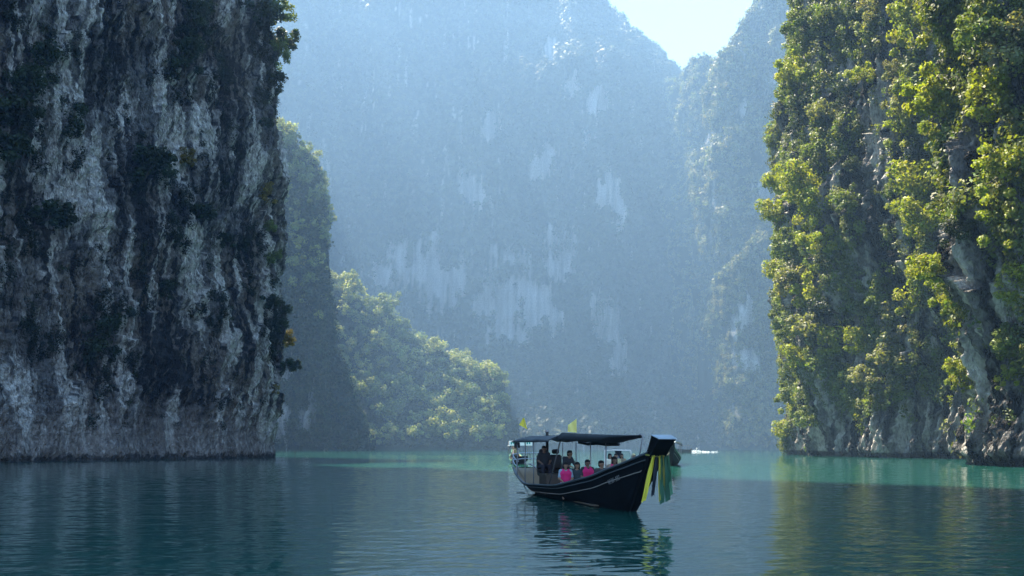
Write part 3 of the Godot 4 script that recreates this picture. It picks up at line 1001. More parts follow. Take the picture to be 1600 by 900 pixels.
func build_boats() -> void:
	var steel := mat("post_steel", Color(0.22, 0.23, 0.24), 0.45, 0.3)
	var dark := mat("tarp", Color(0.022, 0.028, 0.032), 0.75)
	var trim := mat("gunwale_paint", Color(0.085, 0.11, 0.125), 0.45)
	var o := base("longtail_boat", Vector3(1.47, 0.0, -39.8), deg_to_rad(10.3))
	tag(o, "black wooden longtail boat with dark canopy and ribboned prow, nearest on the lake", "boat")
	hull(o, trim)
	# rear canopy on three near posts and three far ones
	put("rear_canopy", sheet(arched(-2.9, 4.1, 0.98, 2.06, 2.28), 0.03), mat("tarp_rear", Color(0.045, 0.055, 0.062), 0.7), o)
	put("canopy_rim", pipe(PackedVector3Array([Vector3(-0.97, 2.05, -2.88), Vector3(-0.97, 2.05, 0.6), Vector3(-0.97, 2.05, 4.08)]), 0.03), dark, o)
	for z in [-1.97, -0.29, 1.39]:
		put("canopy_post", pole(Vector3(-0.91, along(RAIL, z), z), Vector3(-0.91, 2.06, z), 0.022), steel, o)
	for z in [-1.6, 0.7, 2.9, 5.0]:
		put("canopy_post", pole(Vector3(0.93, along(RAIL, z), z), Vector3(0.93, 2.0, z), 0.022), steel, o)
	# front tarpaulin: high near edge, low far edge, drawn to a point at the bow pole
	var rows := []
	for k in 13:
		var t := k / 12.0
		var nz := lerpf(4.2, 12.0, t)
		var near := Vector3(lerpf(-0.46, -0.02, t), lerpf(2.35, 2.18, t) - 0.02 * sin(PI * t), nz)
		var fz := lerpf(1.3, 6.3, minf(t * 1.25, 1.0))
		var farp := Vector3(0.96, lerpf(2.04, 1.95, t), fz)
		if t > 0.8:
			farp = farp.lerp(Vector3(0.04, 2.16, 11.9), pow((t - 0.8) / 0.2, 0.8))
		var hem := near + Vector3(-0.16 * (1.0 - t), -0.24 * pow(1.0 - t, 0.45), -0.12)
		if t > 0.62: hem = near + Vector3(-0.04, -0.10 * (1.0 - t) / 0.38, 0)
		var line := [hem, near.lerp(hem, 0.5) + Vector3(-0.02, 0.0, 0), near]
		for j in range(1, 7):
			var f := j / 6.0
			line.append(near.lerp(farp, f) + Vector3(0, -0.05 * sin(PI * f), 0))
		rows.append(line)
	put("front_canopy", sheet(rows, 0.02), dark, o)
	put("rolled_tarp", pipe(PackedVector3Array([Vector3(0.96, 2.02, 1.0), Vector3(0.97, 1.95, 2.3), Vector3(0.97, 1.97, 3.6), Vector3(0.97, 1.93, 5.0), Vector3(0.95, 1.94, 6.5)]), 0.055), dark, o)
	put("bow_pole", pipe(PackedVector3Array([Vector3(-0.05, 1.50, 11.9), Vector3(-0.02, 1.85, 11.98), Vector3(0.01, 2.13, 12.05), Vector3(0.02, 2.18, 12.03), Vector3(0.0, 2.2, 11.95), Vector3(-0.01, 2.2, 11.8)]), 0.02), steel, o)
	put("slanted_pole", pole(Vector3(-0.93, 0.52, 4.25), Vector3(-0.46, 2.34, 4.25), 0.025), mat("pole_dark", Color(0.05, 0.05, 0.05), 0.5), o)
	put("rope", pole(Vector3(0.03, 1.62, 12.5), Vector3(0.02, 2.17, 12.02), 0.006, 5), steel, o)
	put("exhaust_stack", pipe(PackedVector3Array([Vector3(-0.3, 0.5, 1.0), Vector3(-0.3, 1.5, 1.0), Vector3(-0.3, 2.40, 1.0), Vector3(-0.3, 2.47, 0.97)]), 0.06), mat("stack_black", Color(0.015, 0.015, 0.015), 0.5), o)
	put("stack_mouth", pole(Vector3(-0.3, 2.40, 1.0), Vector3(-0.3, 2.475, 0.97), 0.066), steel, o)
	# helm: engine box and two high-backed seats
	put("engine_box", bevel_box(Vector3(-0.80, 0.1, 1.9), Vector3(0.28, 0.86, 3.1), 0.03), mat("box_brown", Color(0.05, 0.04, 0.03), 0.6), o)
	var leather := mat("seat_black", Color(0.012, 0.012, 0.013), 0.55)
	for x in [-0.60, -0.10]:
		var seat := put("seat", bevel_box(Vector3(x - 0.23, 0.87, 1.6), Vector3(x + 0.23, 1.0, 2.1), 0.04), leather, o)
		put("backrest", bevel_box(Vector3(x - 0.24, 1.0, 1.52), Vector3(x + 0.24, 1.55, 1.66), 0.06), leather, seat)
		put("headrest", bevel_box(Vector3(x - 0.14, 1.58, 1.54), Vector3(x + 0.14, 1.76, 1.65), 0.05), leather, seat)
	put("hanging_lamp_box", bevel_box(Vector3(-0.98, 1.80, -2.36), Vector3(-0.76, 2.02, -2.16), 0.02), mat("box_dark", Color(0.03, 0.035, 0.04), 0.5), o)
	# stern rails
	var rail := mat("rail_pale", Color(0.42, 0.47, 0.52), 0.4, 0.2)
	for y in [0.27, 0.52]:
		put("stern_rail", pipe(PackedVector3Array([Vector3(-0.80, 0.72 + y, -2.3), Vector3(-0.86, 0.84 + y, -2.9), Vector3(-0.82, 1.0 + y, -3.5), Vector3(-0.4, 1.06 + y, -3.62), Vector3(0.4, 1.06 + y, -3.62), Vector3(0.82, 1.0 + y, -3.5), Vector3(0.86, 0.8 + y, -2.6)]), 0.022), rail, o)
	for q in [Vector3(-0.83, 0.95, -3.42), Vector3(-0.84, 0.72, -2.45), Vector3(0.83, 0.95, -3.42), Vector3(0.84, 0.72, -2.6)]:
		put("rail_post", pole(q, q + Vector3(0, 0.55, 0), 0.02), rail, o)
	put("curved_rail", pipe(bend(Vector3(-0.2, 1.12, -2.9), Vector3(0.55, 0.72, 0.4), Vector3(0, -0.09, 0), 10), 0.03), rail, o)
	put("tiller_shaft", pole(Vector3(0.1, 1.0, -2.6), Vector3(0.35, -0.02, -7.0), 0.022), steel, o)
	put("storage_chest", bevel_box(Vector3(0.05, 0.62, -2.6), Vector3(0.85, 1.30, -1.7), 0.03), mat("chest_green", Color(0.012, 0.035, 0.035), 0.6), o)
	for k in 8:
		var z := lerpf(-3.3, -0.6, k / 7.0)
		var q := hull_point(z, 0.86, -1, -0.03)
		put("fender_knob", bevel_box(q - Vector3(0.035, 0.035, 0.035), q + Vector3(0.035, 0.035, 0.035), 0.02), mat("knob", Color(0.05, 0.05, 0.05)), o)
	put("propeller_guard", bevel_box(Vector3(-1.2, -0.01, -0.6), Vector3(-0.95, 0.03, -0.1), 0.01), mat("guard", Color(0.03, 0.05, 0.04)), o)
	# the number on the bow
	var tm := TextMesh.new()
	var font := SystemFont.new()
	font.font_names = PackedStringArray(["Droid Serif"])
	tm.font = font
	tm.text = "W.W. 102"
	tm.font_size = 64
	tm.pixel_size = 0.19 / 64.0
	tm.depth = 0.006
	var num := put("bow_number", tm, mat("number_paint", Color(0.20, 0.20, 0.19), 0.7), o)
	var pa := hull_point(10.35, 0.80, -1, -0.02)
	var pb := hull_point(11.05, 0.80, -1, -0.02)
	var pu := hull_point(10.7, 0.90, -1, -0.02) - hull_point(10.7, 0.70, -1, -0.02)
	var ex := (pb - pa).normalized()
	var ez := ex.cross(pu).normalized()
	num.transform = Transform3D(Basis(ex, ez.cross(ex), ez), (pa + pb) * 0.5 + ez * 0.012)

	var xf := o.transform
	# ribbons tied under the prow head
	var knot := xf * Vector3(0, 1.62, 13.4)
	var silk := func(key: String, c: Color) -> StandardMaterial3D:
		var m := mat(key, c, 0.6)
		m.backlight_enabled = true
		m.backlight = Color(0.5, 0.5, 0.5)
		return m
	var ring := PackedVector3Array()
	for k in 17:
		var t := TAU * k / 16.0
		ring.append(xf * Vector3(sin(t) * 0.262, 1.665 + 0.035 * cos(t) - 0.03 * absf(sin(t * 1.5)), 13.21 - cos(t) * 0.26))
	var sash := begin()
	tube(sash, ring, 0.022, 0.022, 6)
	tag(put("sash", done(sash), silk.call("silk_sash", Color(0.30, 0.30, 0.05))), "yellow and green sash tied round the boat's prow head", "sash")
	for q in [["yellow", "broad bright yellow ribbon hanging leftmost from the prow, angled inwards", Color(0.62, 0.58, 0.05), -0.13, 0.12, 1.2, -0.27], ["dark_blue", "dark blue ribbon between the two yellow ones on the prow", Color(0.012, 0.022, 0.035), -0.05, 0.09, 1.05, -0.10], ["thin_yellow", "narrow straight yellow ribbon in the middle of the prow", Color(0.58, 0.52, 0.05), 0.03, 0.055, 1.18, 0.0],
			["green", "long dark green ribbon reaching lowest from the prow", Color(0.02, 0.11, 0.06), 0.07, 0.13, 1.25, 0.02], ["gold", "thin gold ribbon over the green ones on the prow", Color(0.42, 0.36, 0.06), 0.12, 0.03, 0.95, 0.03], ["teal", "wide deep green ribbon at the right of the prow", Color(0.02, 0.10, 0.055), 0.19, 0.14, 1.18, 0.06], ["leaf_green", "pale green ribbon hanging outermost on the right of the prow", Color(0.08, 0.24, 0.13), 0.25, 0.07, 1.02, 0.09]]:
		var rr := []
		for k in 15:
			var t := k / 14.0
			var wob := 0.05 * sin(t * 7.0 + q[3] * 30.0) * t
			var wd: float = q[4] * (0.55 + 0.45 * minf(t * 3.0, 1.0))
			var line := []
			for j in 5:
				var f := j / 4.0 - 0.5
				line.append(knot + Vector3(q[3] + q[6] * t + f * wd, -t * q[5] + 0.03 * sin(f * 5.0), 0.10 + wob + 0.035 * cos(f * 9.0 + t * 4.0)))
			rr.append(line)
		tag(put("ribbon", sheet(rr, 0.006), silk.call("silk_" + q[0], q[2])), q[1], "ribbon", "ribbons tied to the prow")
	# flags
	for q in [[Vector3(-0.75, 2.1, -1.3), 1.0, "yellow pennant flag on a thin pole over the stern canopy", -1.0, 0.55], [Vector3(-0.2, 2.3, 5.3), 1.0, "yellow and white flag on a thin pole over the front canopy", 1.0, 0.0]]:
		var foot: Vector3 = xf * q[0]
		var f := base("flag", foot)
		var top := Vector3(0, 0.92 if q[3] < 0 else 0.52, 0)
		put("flag_pole", pole(Vector3.ZERO, top, 0.006, 5), steel, f)
		var rr := []
		for k in 9:
			var t := k / 8.0
			var line := []
			for j in 7:
				var v := j / 6.0
				var p := Vector3(-t * 0.30, top.y - v * 0.46 - t * 0.06, 0.03 * sin(t * 8.0 + v * 3.0))
				if q[3] < 0: p = Vector3(-t * 0.28 * v - t * 0.05 + v * 0.12, top.y - v * 0.46 + 0.18 * t * v, 0.03 * sin(t * 8.0 + v * 2.0))
				else: p.y = top.y - 0.22 * t * (1.0 - v) - v * (0.48 - 0.03 * t)
				line.append(p)
			rr.append(line)
		var cloth := silk.call("flag_cloth_%d" % int(q[3] + 1), Color(0.80, 0.72, 0.10) if q[3] < 0 else Color(0.86, 0.80, 0.30))
		cloth.backlight = Color(0.9, 0.85, 0.4)
		put("flag_cloth", sheet(rr, 0.004), cloth, f)
		tag(f, q[2], "flag")

	# the passengers
	var tan := Color(0.24, 0.15, 0.10)
	var brown := Color(0.15, 0.09, 0.06)
	var ink := Color(0.012, 0.011, 0.011)
	var pink := Color(0.55, 0.02, 0.13)
	var yaw := o.rotation.y
	person("upright", xf * Vector3(-0.60, 1.0, 1.84), yaw, brown, {"shirt": Color(0.02, 0.022, 0.026), "trousers": Color(0.02, 0.02, 0.03), "short_hair": ink}, "person in dark clothes in the left helm seat, before the exhaust stack")
	person("stooped", xf * Vector3(-0.02, 0.86, 2.85), yaw + 0.55, tan, {"shirt": Color(0.03, 0.035, 0.045), "trousers": Color(0.03, 0.03, 0.035), "short_hair": ink}, "person with short dark hair stooping forward from the engine box")
	person("turned", xf * Vector3(-0.12, 0.44, 5.0), yaw - 0.3, tan, {"shirt": Color(0.03, 0.045, 0.05), "trousers": Color(0.05, 0.06, 0.07), "long_hair": ink}, "person with long dark hair and dark top on the rearmost bench")
	person("upright", xf * Vector3(-0.53, 0.44, 5.05), yaw - 0.1, tan, {"shirt": Color(0.22, 0.30, 0.36), "trousers": Color(0.26, 0.34, 0.40), "long_hair": ink, "life_vest": pink}, "person in pale blue clothes and pink life vest beside the near gunwale")
	person("upright", xf * Vector3(-0.05, 0.54, 6.2), yaw + 0.1, brown, {"shirt": Color(0.03, 0.03, 0.035), "trousers": Color(0.03, 0.03, 0.05), "short_hair": ink, "life_vest": pink}, "person with short hair and pink life vest in the middle of the benches")
	person("turned", xf * Vector3(0.16, 0.52, 7.0), yaw + 0.45, tan, {"shirt": Color(0.05, 0.05, 0.05), "trousers": Color(0.03, 0.03, 0.035), "short_hair": ink}, "bareheaded person in dark shirt, between the two pink vests nearest the bow")
	person("upright", xf * Vector3(0.42, 0.66, 7.8), yaw, brown, {"shirt": Color(0.30, 0.24, 0.18), "trousers": Color(0.05, 0.05, 0.06), "long_hair": ink, "life_vest": Color(0.55, 0.05, 0.14)}, "person with dark hair and pink life vest nearest the bow")
	var bag := base("life_jacket", xf * Vector3(0.62, 1.30, -1.9), yaw)
	put("foam_panel", bevel_box(Vector3(-0.20, 0.0, -0.16), Vector3(0.20, 0.10, 0.16), 0.04), mat("cloth_vest_pink", pink, 0.8), bag)
	put("hanging_flap", bevel_box(Vector3(-0.18, -0.42, 0.165), Vector3(0.16, 0.07, 0.225), 0.03), mat("cloth_vest_pink", pink, 0.8), bag)
	tag(bag, "pink life jacket thrown over the dark green chest at the stern", "life jacket")
	other_boats(tan, brown, ink)

func small_longtail(label: String, at: Vector3, yaw: float, size: float, canopy := true) -> Node3D:
	var o := base("longtail_boat", at, yaw)
	o.scale = Vector3.ONE * size
	hull(o, mat("gunwale_green", Color(0.03, 0.16, 0.08), 0.5))
	if canopy:
		put("canopy", sheet(arched(-2.6, 6.0, 1.15, 2.0, 2.22), 0.05), mat("canopy_pale", Color(0.30, 0.36, 0.42), 0.5), o)
		put("canopy_curtain", sheet(arched(5.9, 6.05, 1.15, 1.72, 2.15, 2), 0.03), mat("tarp", Color(0.022, 0.028, 0.032)), o)
		for z in [-2.2, 1.6, 5.6]:
			for x in [-0.92, 0.92]: put("canopy_post", pole(Vector3(x, 0.45, z), Vector3(x * 1.15, 2.05, z), 0.03), mat("post_steel", Color(0.22, 0.23, 0.24)), o)
	return tag(o, label, "boat")

func other_boats(tan: Color, brown: Color, ink: Color) -> void:
	var white := mat("frame_white", Color(0.75, 0.74, 0.68), 0.5)
	# right behind the long boat: an open boat with a white rail frame, seen from its stern
	var c := small_longtail("open longtail boat with white rail frame, mostly hidden behind the nearest boat", Vector3(5.15, 0, -48.2), PI - 0.10, 0.75, false)
	var top := 2.22
	put("rail_frame", pipe(PackedVector3Array([Vector3(0.95, 0.6, -1.2), Vector3(0.90, top, -0.9), Vector3(0.3, top + 0.02, -0.9), Vector3(-0.70, top, -0.9), Vector3(-1.0, 1.2, -0.9)]), 0.035), white, c)
	put("rail_frame", pipe(PackedVector3Array([Vector3(0.95, 0.6, 2.2), Vector3(0.90, top, 2.2), Vector3(-0.70, top, 2.2), Vector3(-1.0, 0.6, 2.2)]), 0.03), white, c)
	for x in [-0.7, 0.9]: put("side_rail", pole(Vector3(x, top, -0.9), Vector3(x, top, 2.2), 0.03), white, c)
	put("bench", bevel_box(Vector3(-0.85, 0.80, -0.8), Vector3(0.85, 0.86, -0.3)), mat("inner_wood", Color(0.30, 0.22, 0.14)), c)
	put("bench", bevel_box(Vector3(-0.85, 0.80, 0.6), Vector3(0.85, 0.86, 1.1)), mat("inner_wood", Color(0.30, 0.22, 0.14)), c)
	var m := c.transform
	var shirts := [[0.60, -0.5, Color(0.62, 0.58, 0.45), "long_hair", "person in cream top with long hair, leftmost under the white rail frame"], [0.22, -0.55, Color(0.35, 0.33, 0.18), "short_hair", "person in olive shirt, middle one under the white rail frame"], [-0.14, 0.85, Color(0.20, 0.16, 0.10), "long_hair", "person with dark hair, rightmost under the white rail frame"]]
	for q in shirts:
		var p := person("upright", m * Vector3(q[0], 0.86, q[1]), 0.15, tan, {"shirt": q[2], "trousers": Color(0.06, 0.06, 0.07), q[3]: ink}, q[4])
		p.scale = Vector3.ONE * 0.98
	person("stooped", m * Vector3(-1.12, 0.86, 0.0), -0.9, tan, {"shirt": Color(0.55, 0.47, 0.33), "trousers": Color(0.08, 0.08, 0.07), "short_hair": ink, "cap": Color(0.50, 0.42, 0.22)}, "person in sand coloured shirt and cap, beside the bow pole")
	put("outboard_seat", bevel_box(Vector3(-1.45, 0.78, -0.3), Vector3(-0.8, 0.86, 0.3)), mat("inner_wood", Color(0.30, 0.22, 0.14)), c)
	# far behind the stern: a boat with a white sign on its roof
	var b := small_longtail("distant longtail boat with white roof sign, seen past the nearest boat's stern", Vector3(0.75, 0, -104.0), PI + 0.05, 0.85, false)
	for x in [-1.15, 1.15]:
		for z in [-2.6, 2.0]: put("sign_post", pole(Vector3(x, 0.5, z), Vector3(x, 2.75, z), 0.05), mat("post_steel", Color(0.22, 0.23, 0.24)), b)
	put("roof", sheet(arched(-2.9, 3.0, 1.3, 2.2, 2.3), 0.04), mat("canopy_pale", Color(0.30, 0.36, 0.42)), b)
	var board := put("sign_board", bevel_box(Vector3(-1.38, 2.22, -2.98), Vector3(1.38, 2.78, -2.92), 0.01), white, b)
	var teal := mat("sign_teal", Color(0.02, 0.28, 0.22), 0.6)
	var r := RandomNumberGenerator.new()
	r.seed = 5
	for k in 9:
		var x := -1.15 + k * 0.27
		if k == 3 or k == 4: continue
		put("sign_letter", bevel_box(Vector3(x, 2.36 + r.randf() * 0.06, -2.995), Vector3(x + 0.17, 2.56 + r.randf() * 0.1, -2.982), 0.004), teal, board)
	var bm := b.transform
	person("upright", bm * Vector3(0.45, 0.95, -1.0), 0.4, tan, {"shirt": Color(0.40, 0.32, 0.16), "trousers": Color(0.1, 0.1, 0.1), "short_hair": Color(0.3, 0.22, 0.1)}, "person in tan shirt under the white roof sign")
	put("bench", bevel_box(Vector3(-0.8, 0.88, -1.3), Vector3(0.8, 0.95, -0.8)), mat("inner_wood", Color(0.30, 0.22, 0.14)), b)
	# behind the prow
	var d := small_longtail("longtail boat with pale canopy and green gunwale, behind the nearest boat's prow", Vector3(16.3, 0, -104.0), deg_to_rad(-8), 1.05)
	var dm := d.transform
	for q in [[0.3, 5.0, Color(0.6, 0.05, 0.08), "person in red vest under the pale canopy, nearest its bow", "short_hair"], [-0.35, 6.2, Color(0.55, 0.06, 0.1), "person in red vest under the pale canopy, behind the front one", "long_hair"]]:
		person("upright", dm * Vector3(q[0], 0.50, q[1]), d.rotation.y, brown, {"shirt": Color(0.2, 0.2, 0.2), "trousers": Color(0.05, 0.05, 0.06), q[4]: ink, "life_vest": q[2]}, q[3])
	# a launch running towards the right with its wake
	var e := base("motor_launch", Vector3(45.6, 0, -270.0), deg_to_rad(-75))
	var st := begin(false)
	var ring := []
	for k in 9:
		var t := k / 8.0
		var w := 0.9 * (1.0 - pow(t, 3.0))
		var y := 0.75 + 0.35 * t * t
		ring.append([Vector3(-w, y, -2.5 + 5.0 * t), Vector3(-w * 0.6, -0.2 + 0.5 * t * t, -2.5 + 4.8 * t), Vector3(w * 0.6, -0.2 + 0.5 * t * t, -2.5 + 4.8 * t), Vector3(w, y, -2.5 + 5.0 * t)])
	for k in 8:
		for j in 4: quad(st, ring[k][j], ring[k + 1][j], ring[k + 1][(j + 1) % 4], ring[k][(j + 1) % 4])
	quad(st, ring[0][0], ring[0][1], ring[0][2], ring[0][3])
	put("launch_hull", done(st), mat("launch_grey", Color(0.06, 0.06, 0.06), 0.5), e)
	put("launch_roof", bevel_box(Vector3(-0.85, 1.85, -1.9), Vector3(0.85, 1.93, 1.0), 0.03), mat("launch_roof", Color(0.12, 0.13, 0.13), 0.5), e)
	for x in [-0.75, 0.75]:
		for z in [-1.7, 0.8]: put("roof_post", pole(Vector3(x, 0.75, z), Vector3(x, 1.87, z), 0.04), mat("post_steel", Color(0.22, 0.23, 0.24)), e)
	put("outboard_motor", bevel_box(Vector3(-0.2, 0.0, -2.9), Vector3(0.2, 1.1, -2.55), 0.06), mat("box_dark", Color(0.03, 0.035, 0.04)), e)
	tag(e, "small grey motor launch with flat roof, throwing up white spray far off", "boat")
	st = begin(false)
	r.seed = 9
	for k in 300:
		var t := pow(r.randf(), 1.6)
		var x := 48.2 + t * 7.5
		var p := Vector3(x, r.randf() * (0.3 + 1.3 * exp(-pow((t - 0.18) * 7.0, 2.0)) * r.randf()), -270.0 + r.randfn() * 0.5 - t * 2.0)
		var s := r.randf_range(0.05, 0.16)
		var q := []
		for j in 4: q.append(p + Vector3(r.randfn(), r.randfn() * 0.6, r.randfn()) * s)
		for f in [[0, 1, 2], [0, 2, 3], [0, 3, 1], [1, 3, 2]]:
			for j in f: st.add_vertex(q[j])
	tag(put("wake_spray", done(st), mat("spray_white", Color(0.85, 0.88, 0.9), 0.6)), "white spray behind the far motor launch", "spray", "", "stuff")
	small_longtail("dark longtail boat, only its bow showing past the foot of the sunlit cliff", Vector3(70.8, 0, -226.0), deg_to_rad(-86), 0.62, false)
	var stick := begin()
	tube(stick, PackedVector3Array([Vector3(0, -0.6, 0), Vector3(0.06, 0.3, 0), Vector3(0.0, 0.7, 0.02), Vector3(0.03, 0.95, 0)]), 0.07, 0.035, 7)
	var dead := put("dead_stump", done(stick), bark())
	dead.position = Vector3(-37.6, 0, -174.0)
	tag(dead, "thin dark dead stump sticking out of the water past the left cliff", "tree stump")

# ------------------------------------------------------------------ people: capsules joined by a smooth minimum, meshed as surface nets
class Field:
	var lo: Vector3
	var cell: float
	var n: Vector3i
	var f: PackedFloat32Array

func field(lo: Vector3, hi: Vector3, cell: float) -> Field:
	var d := Field.new()
	d.lo = lo
	d.cell = cell
	d.n = Vector3i(((hi - lo) / cell).ceil()) + Vector3i.ONE
	d.f.resize(d.n.x * d.n.y * d.n.z)
	d.f.fill(10.0)
	return d

# one tapered capsule, joined with blend k (negative radius carves)
func bone(d: Field, a: Vector3, b: Vector3, ra: float, rb: float, k := 0.03) -> void:
	var r := maxf(ra, rb) + k + d.cell * 2.0
	var p0 := (a.min(b) - Vector3(r, r, r) - d.lo) / d.cell
	var p1 := (a.max(b) + Vector3(r, r, r) - d.lo) / d.cell
	var ab := b - a
	var l2 := maxf(ab.length_squared(), 1e-8)
	for x in range(maxi(int(p0.x), 0), mini(int(p1.x) + 2, d.n.x)):
		for y in range(maxi(int(p0.y), 0), mini(int(p1.y) + 2, d.n.y)):
			for z in range(maxi(int(p0.z), 0), mini(int(p1.z) + 2, d.n.z)):
				var p := d.lo + Vector3(x, y, z) * d.cell
				var t := clampf((p - a).dot(ab) / l2, 0.0, 1.0)
				var e := (p - a - ab * t).length() - lerpf(ra, rb, t)
				var i := (x * d.n.y + y) * d.n.z + z
				var h := clampf(0.5 + 0.5 * (d.f[i] - e) / k, 0.0, 1.0)
				d.f[i] = lerpf(d.f[i], e, h) - k * h * (1.0 - h)

func net(d: Field, st: SurfaceTool) -> void:
	var ids := {}
	var pts := PackedVector3Array()
	var ny := d.n.y
	var nz := d.n.z
	for x in d.n.x - 1:
		for y in ny - 1:
			for z in nz - 1:
				var i := (x * ny + y) * nz + z
				var v := [d.f[i], d.f[i + 1], d.f[i + nz], d.f[i + nz + 1], d.f[i + ny * nz], d.f[i + ny * nz + 1], d.f[i + ny * nz + nz], d.f[i + ny * nz + nz + 1]]
				var neg := 0
				for q in v: neg += 1 if q < 0.0 else 0
				if neg == 0 or neg == 8: continue
				var s := Vector3.ZERO
				var c := 0
				for e in [[0, 1], [2, 3], [4, 5], [6, 7], [0, 2], [1, 3], [4, 6], [5, 7], [0, 4], [1, 5], [2, 6], [3, 7]]:
					var a: float = v[e[0]]
					var b: float = v[e[1]]
					if (a < 0.0) != (b < 0.0):
						var t := a / (a - b)
						var pa := Vector3(e[0] >> 2, (e[0] >> 1) & 1, e[0] & 1)
						var pb := Vector3(e[1] >> 2, (e[1] >> 1) & 1, e[1] & 1)
						s += pa.lerp(pb, t)
						c += 1
				ids[i] = pts.size()
				pts.append(d.lo + (Vector3(x, y, z) + s / c) * d.cell)
	var sx := ny * nz
	for i in ids:
		var z: int = i % nz
		var y: int = (i / nz) % ny
		var x: int = i / sx
		for ax in 3:
			var step: int = [sx, nz, 1][ax]
			var o1: int = [nz, sx, sx][ax]
			var o2: int = [1, 1, nz][ax]
			if [y > 0 and z > 0, x > 0 and z > 0, x > 0 and y > 0][ax] == false: continue
			var a := d.f[i]
			var b := d.f[i + step]
			if (a < 0.0) == (b < 0.0): continue
			if not (ids.has(i - o1) and ids.has(i - o2) and ids.has(i - o1 - o2)): continue
			var q := [pts[ids[i]], pts[ids[i - o1]], pts[ids[i - o1 - o2]], pts[ids[i - o2]]]
			var flip := (a < 0.0) != (ax == 1)
			if flip: q.reverse()
			for k in [0, 1, 2, 0, 2, 3]: st.add_vertex(q[k])

# joints of a pose, y up from the seat, facing +z
const POSES := {
	"upright": {"lean": 0.0, "head": Vector3(0.0, 0.0, 0.0), "elbow": Vector3(0.23, 0.30, 0.06), "wrist": Vector3(0.13, 0.19, 0.30), "knee": Vector3(0.13, 0.10, 0.44), "ankle": Vector3(0.13, -0.33, 0.42)},
	"stooped": {"lean": 0.13, "head": Vector3(0.0, -0.03, 0.05), "elbow": Vector3(0.24, 0.30, 0.18), "wrist": Vector3(0.09, 0.24, 0.40), "knee": Vector3(0.11, 0.10, 0.44), "ankle": Vector3(0.11, -0.33, 0.44)},
	"turned": {"lean": 0.03, "head": Vector3(0.02, 0.0, 0.0), "elbow": Vector3(0.25, 0.32, 0.0), "wrist": Vector3(0.16, 0.16, 0.22), "knee": Vector3(0.16, 0.10, 0.42), "ankle": Vector3(0.15, -0.33, 0.38)},
	"standing": {"lean": 0.0, "head": Vector3(0.0, 0.0, 0.0), "elbow": Vector3(0.24, 0.30, -0.02), "wrist": Vector3(0.22, 0.08, 0.12), "knee": Vector3(0.10, -0.36, 0.02), "ankle": Vector3(0.11, -0.80, -0.02)},
}

func hand(st: SurfaceTool, wrist: Vector3, dir: Vector3, s: float) -> void:
	var side := dir.cross(Vector3.UP).normalized()
	var up := side.cross(dir)
	var d := field(wrist - Vector3(0.13, 0.13, 0.13), wrist + Vector3(0.15, 0.13, 0.20), 0.007)
	var palm := wrist + dir * 0.05
	bone(d, wrist - dir * 0.03, wrist + dir * 0.02, 0.026, 0.026, 0.015)
	for k in 3: bone(d, wrist + dir * 0.02 + side * (k - 1) * 0.012, palm + dir * 0.035 + side * (k - 1) * 0.025, 0.016, 0.014, 0.012)
	for k in 4:
		var o := side * ((k - 1.5) * 0.021)
		var l: float = [0.062, 0.074, 0.069, 0.052][k]
		var a := palm + dir * 0.03 + o
		var b := a + dir * l * 0.5 + o * 0.15 - up * 0.006
		bone(d, a, b, 0.0095, 0.009, 0.004)
		bone(d, b, b + dir * l * 0.45 - up * l * 0.32, 0.009, 0.0075, 0.004)
	var t := wrist + dir * 0.025 + side * s * 0.024
	var t2 := t + (dir * 0.7 + side * s * 0.7).normalized() * 0.04
	bone(d, t, t2, 0.012, 0.011, 0.008)
	bone(d, t2, t2 + (dir + side * s * 0.15).normalized() * 0.032 - up * 0.008, 0.0105, 0.008, 0.004)
	net(d, st)

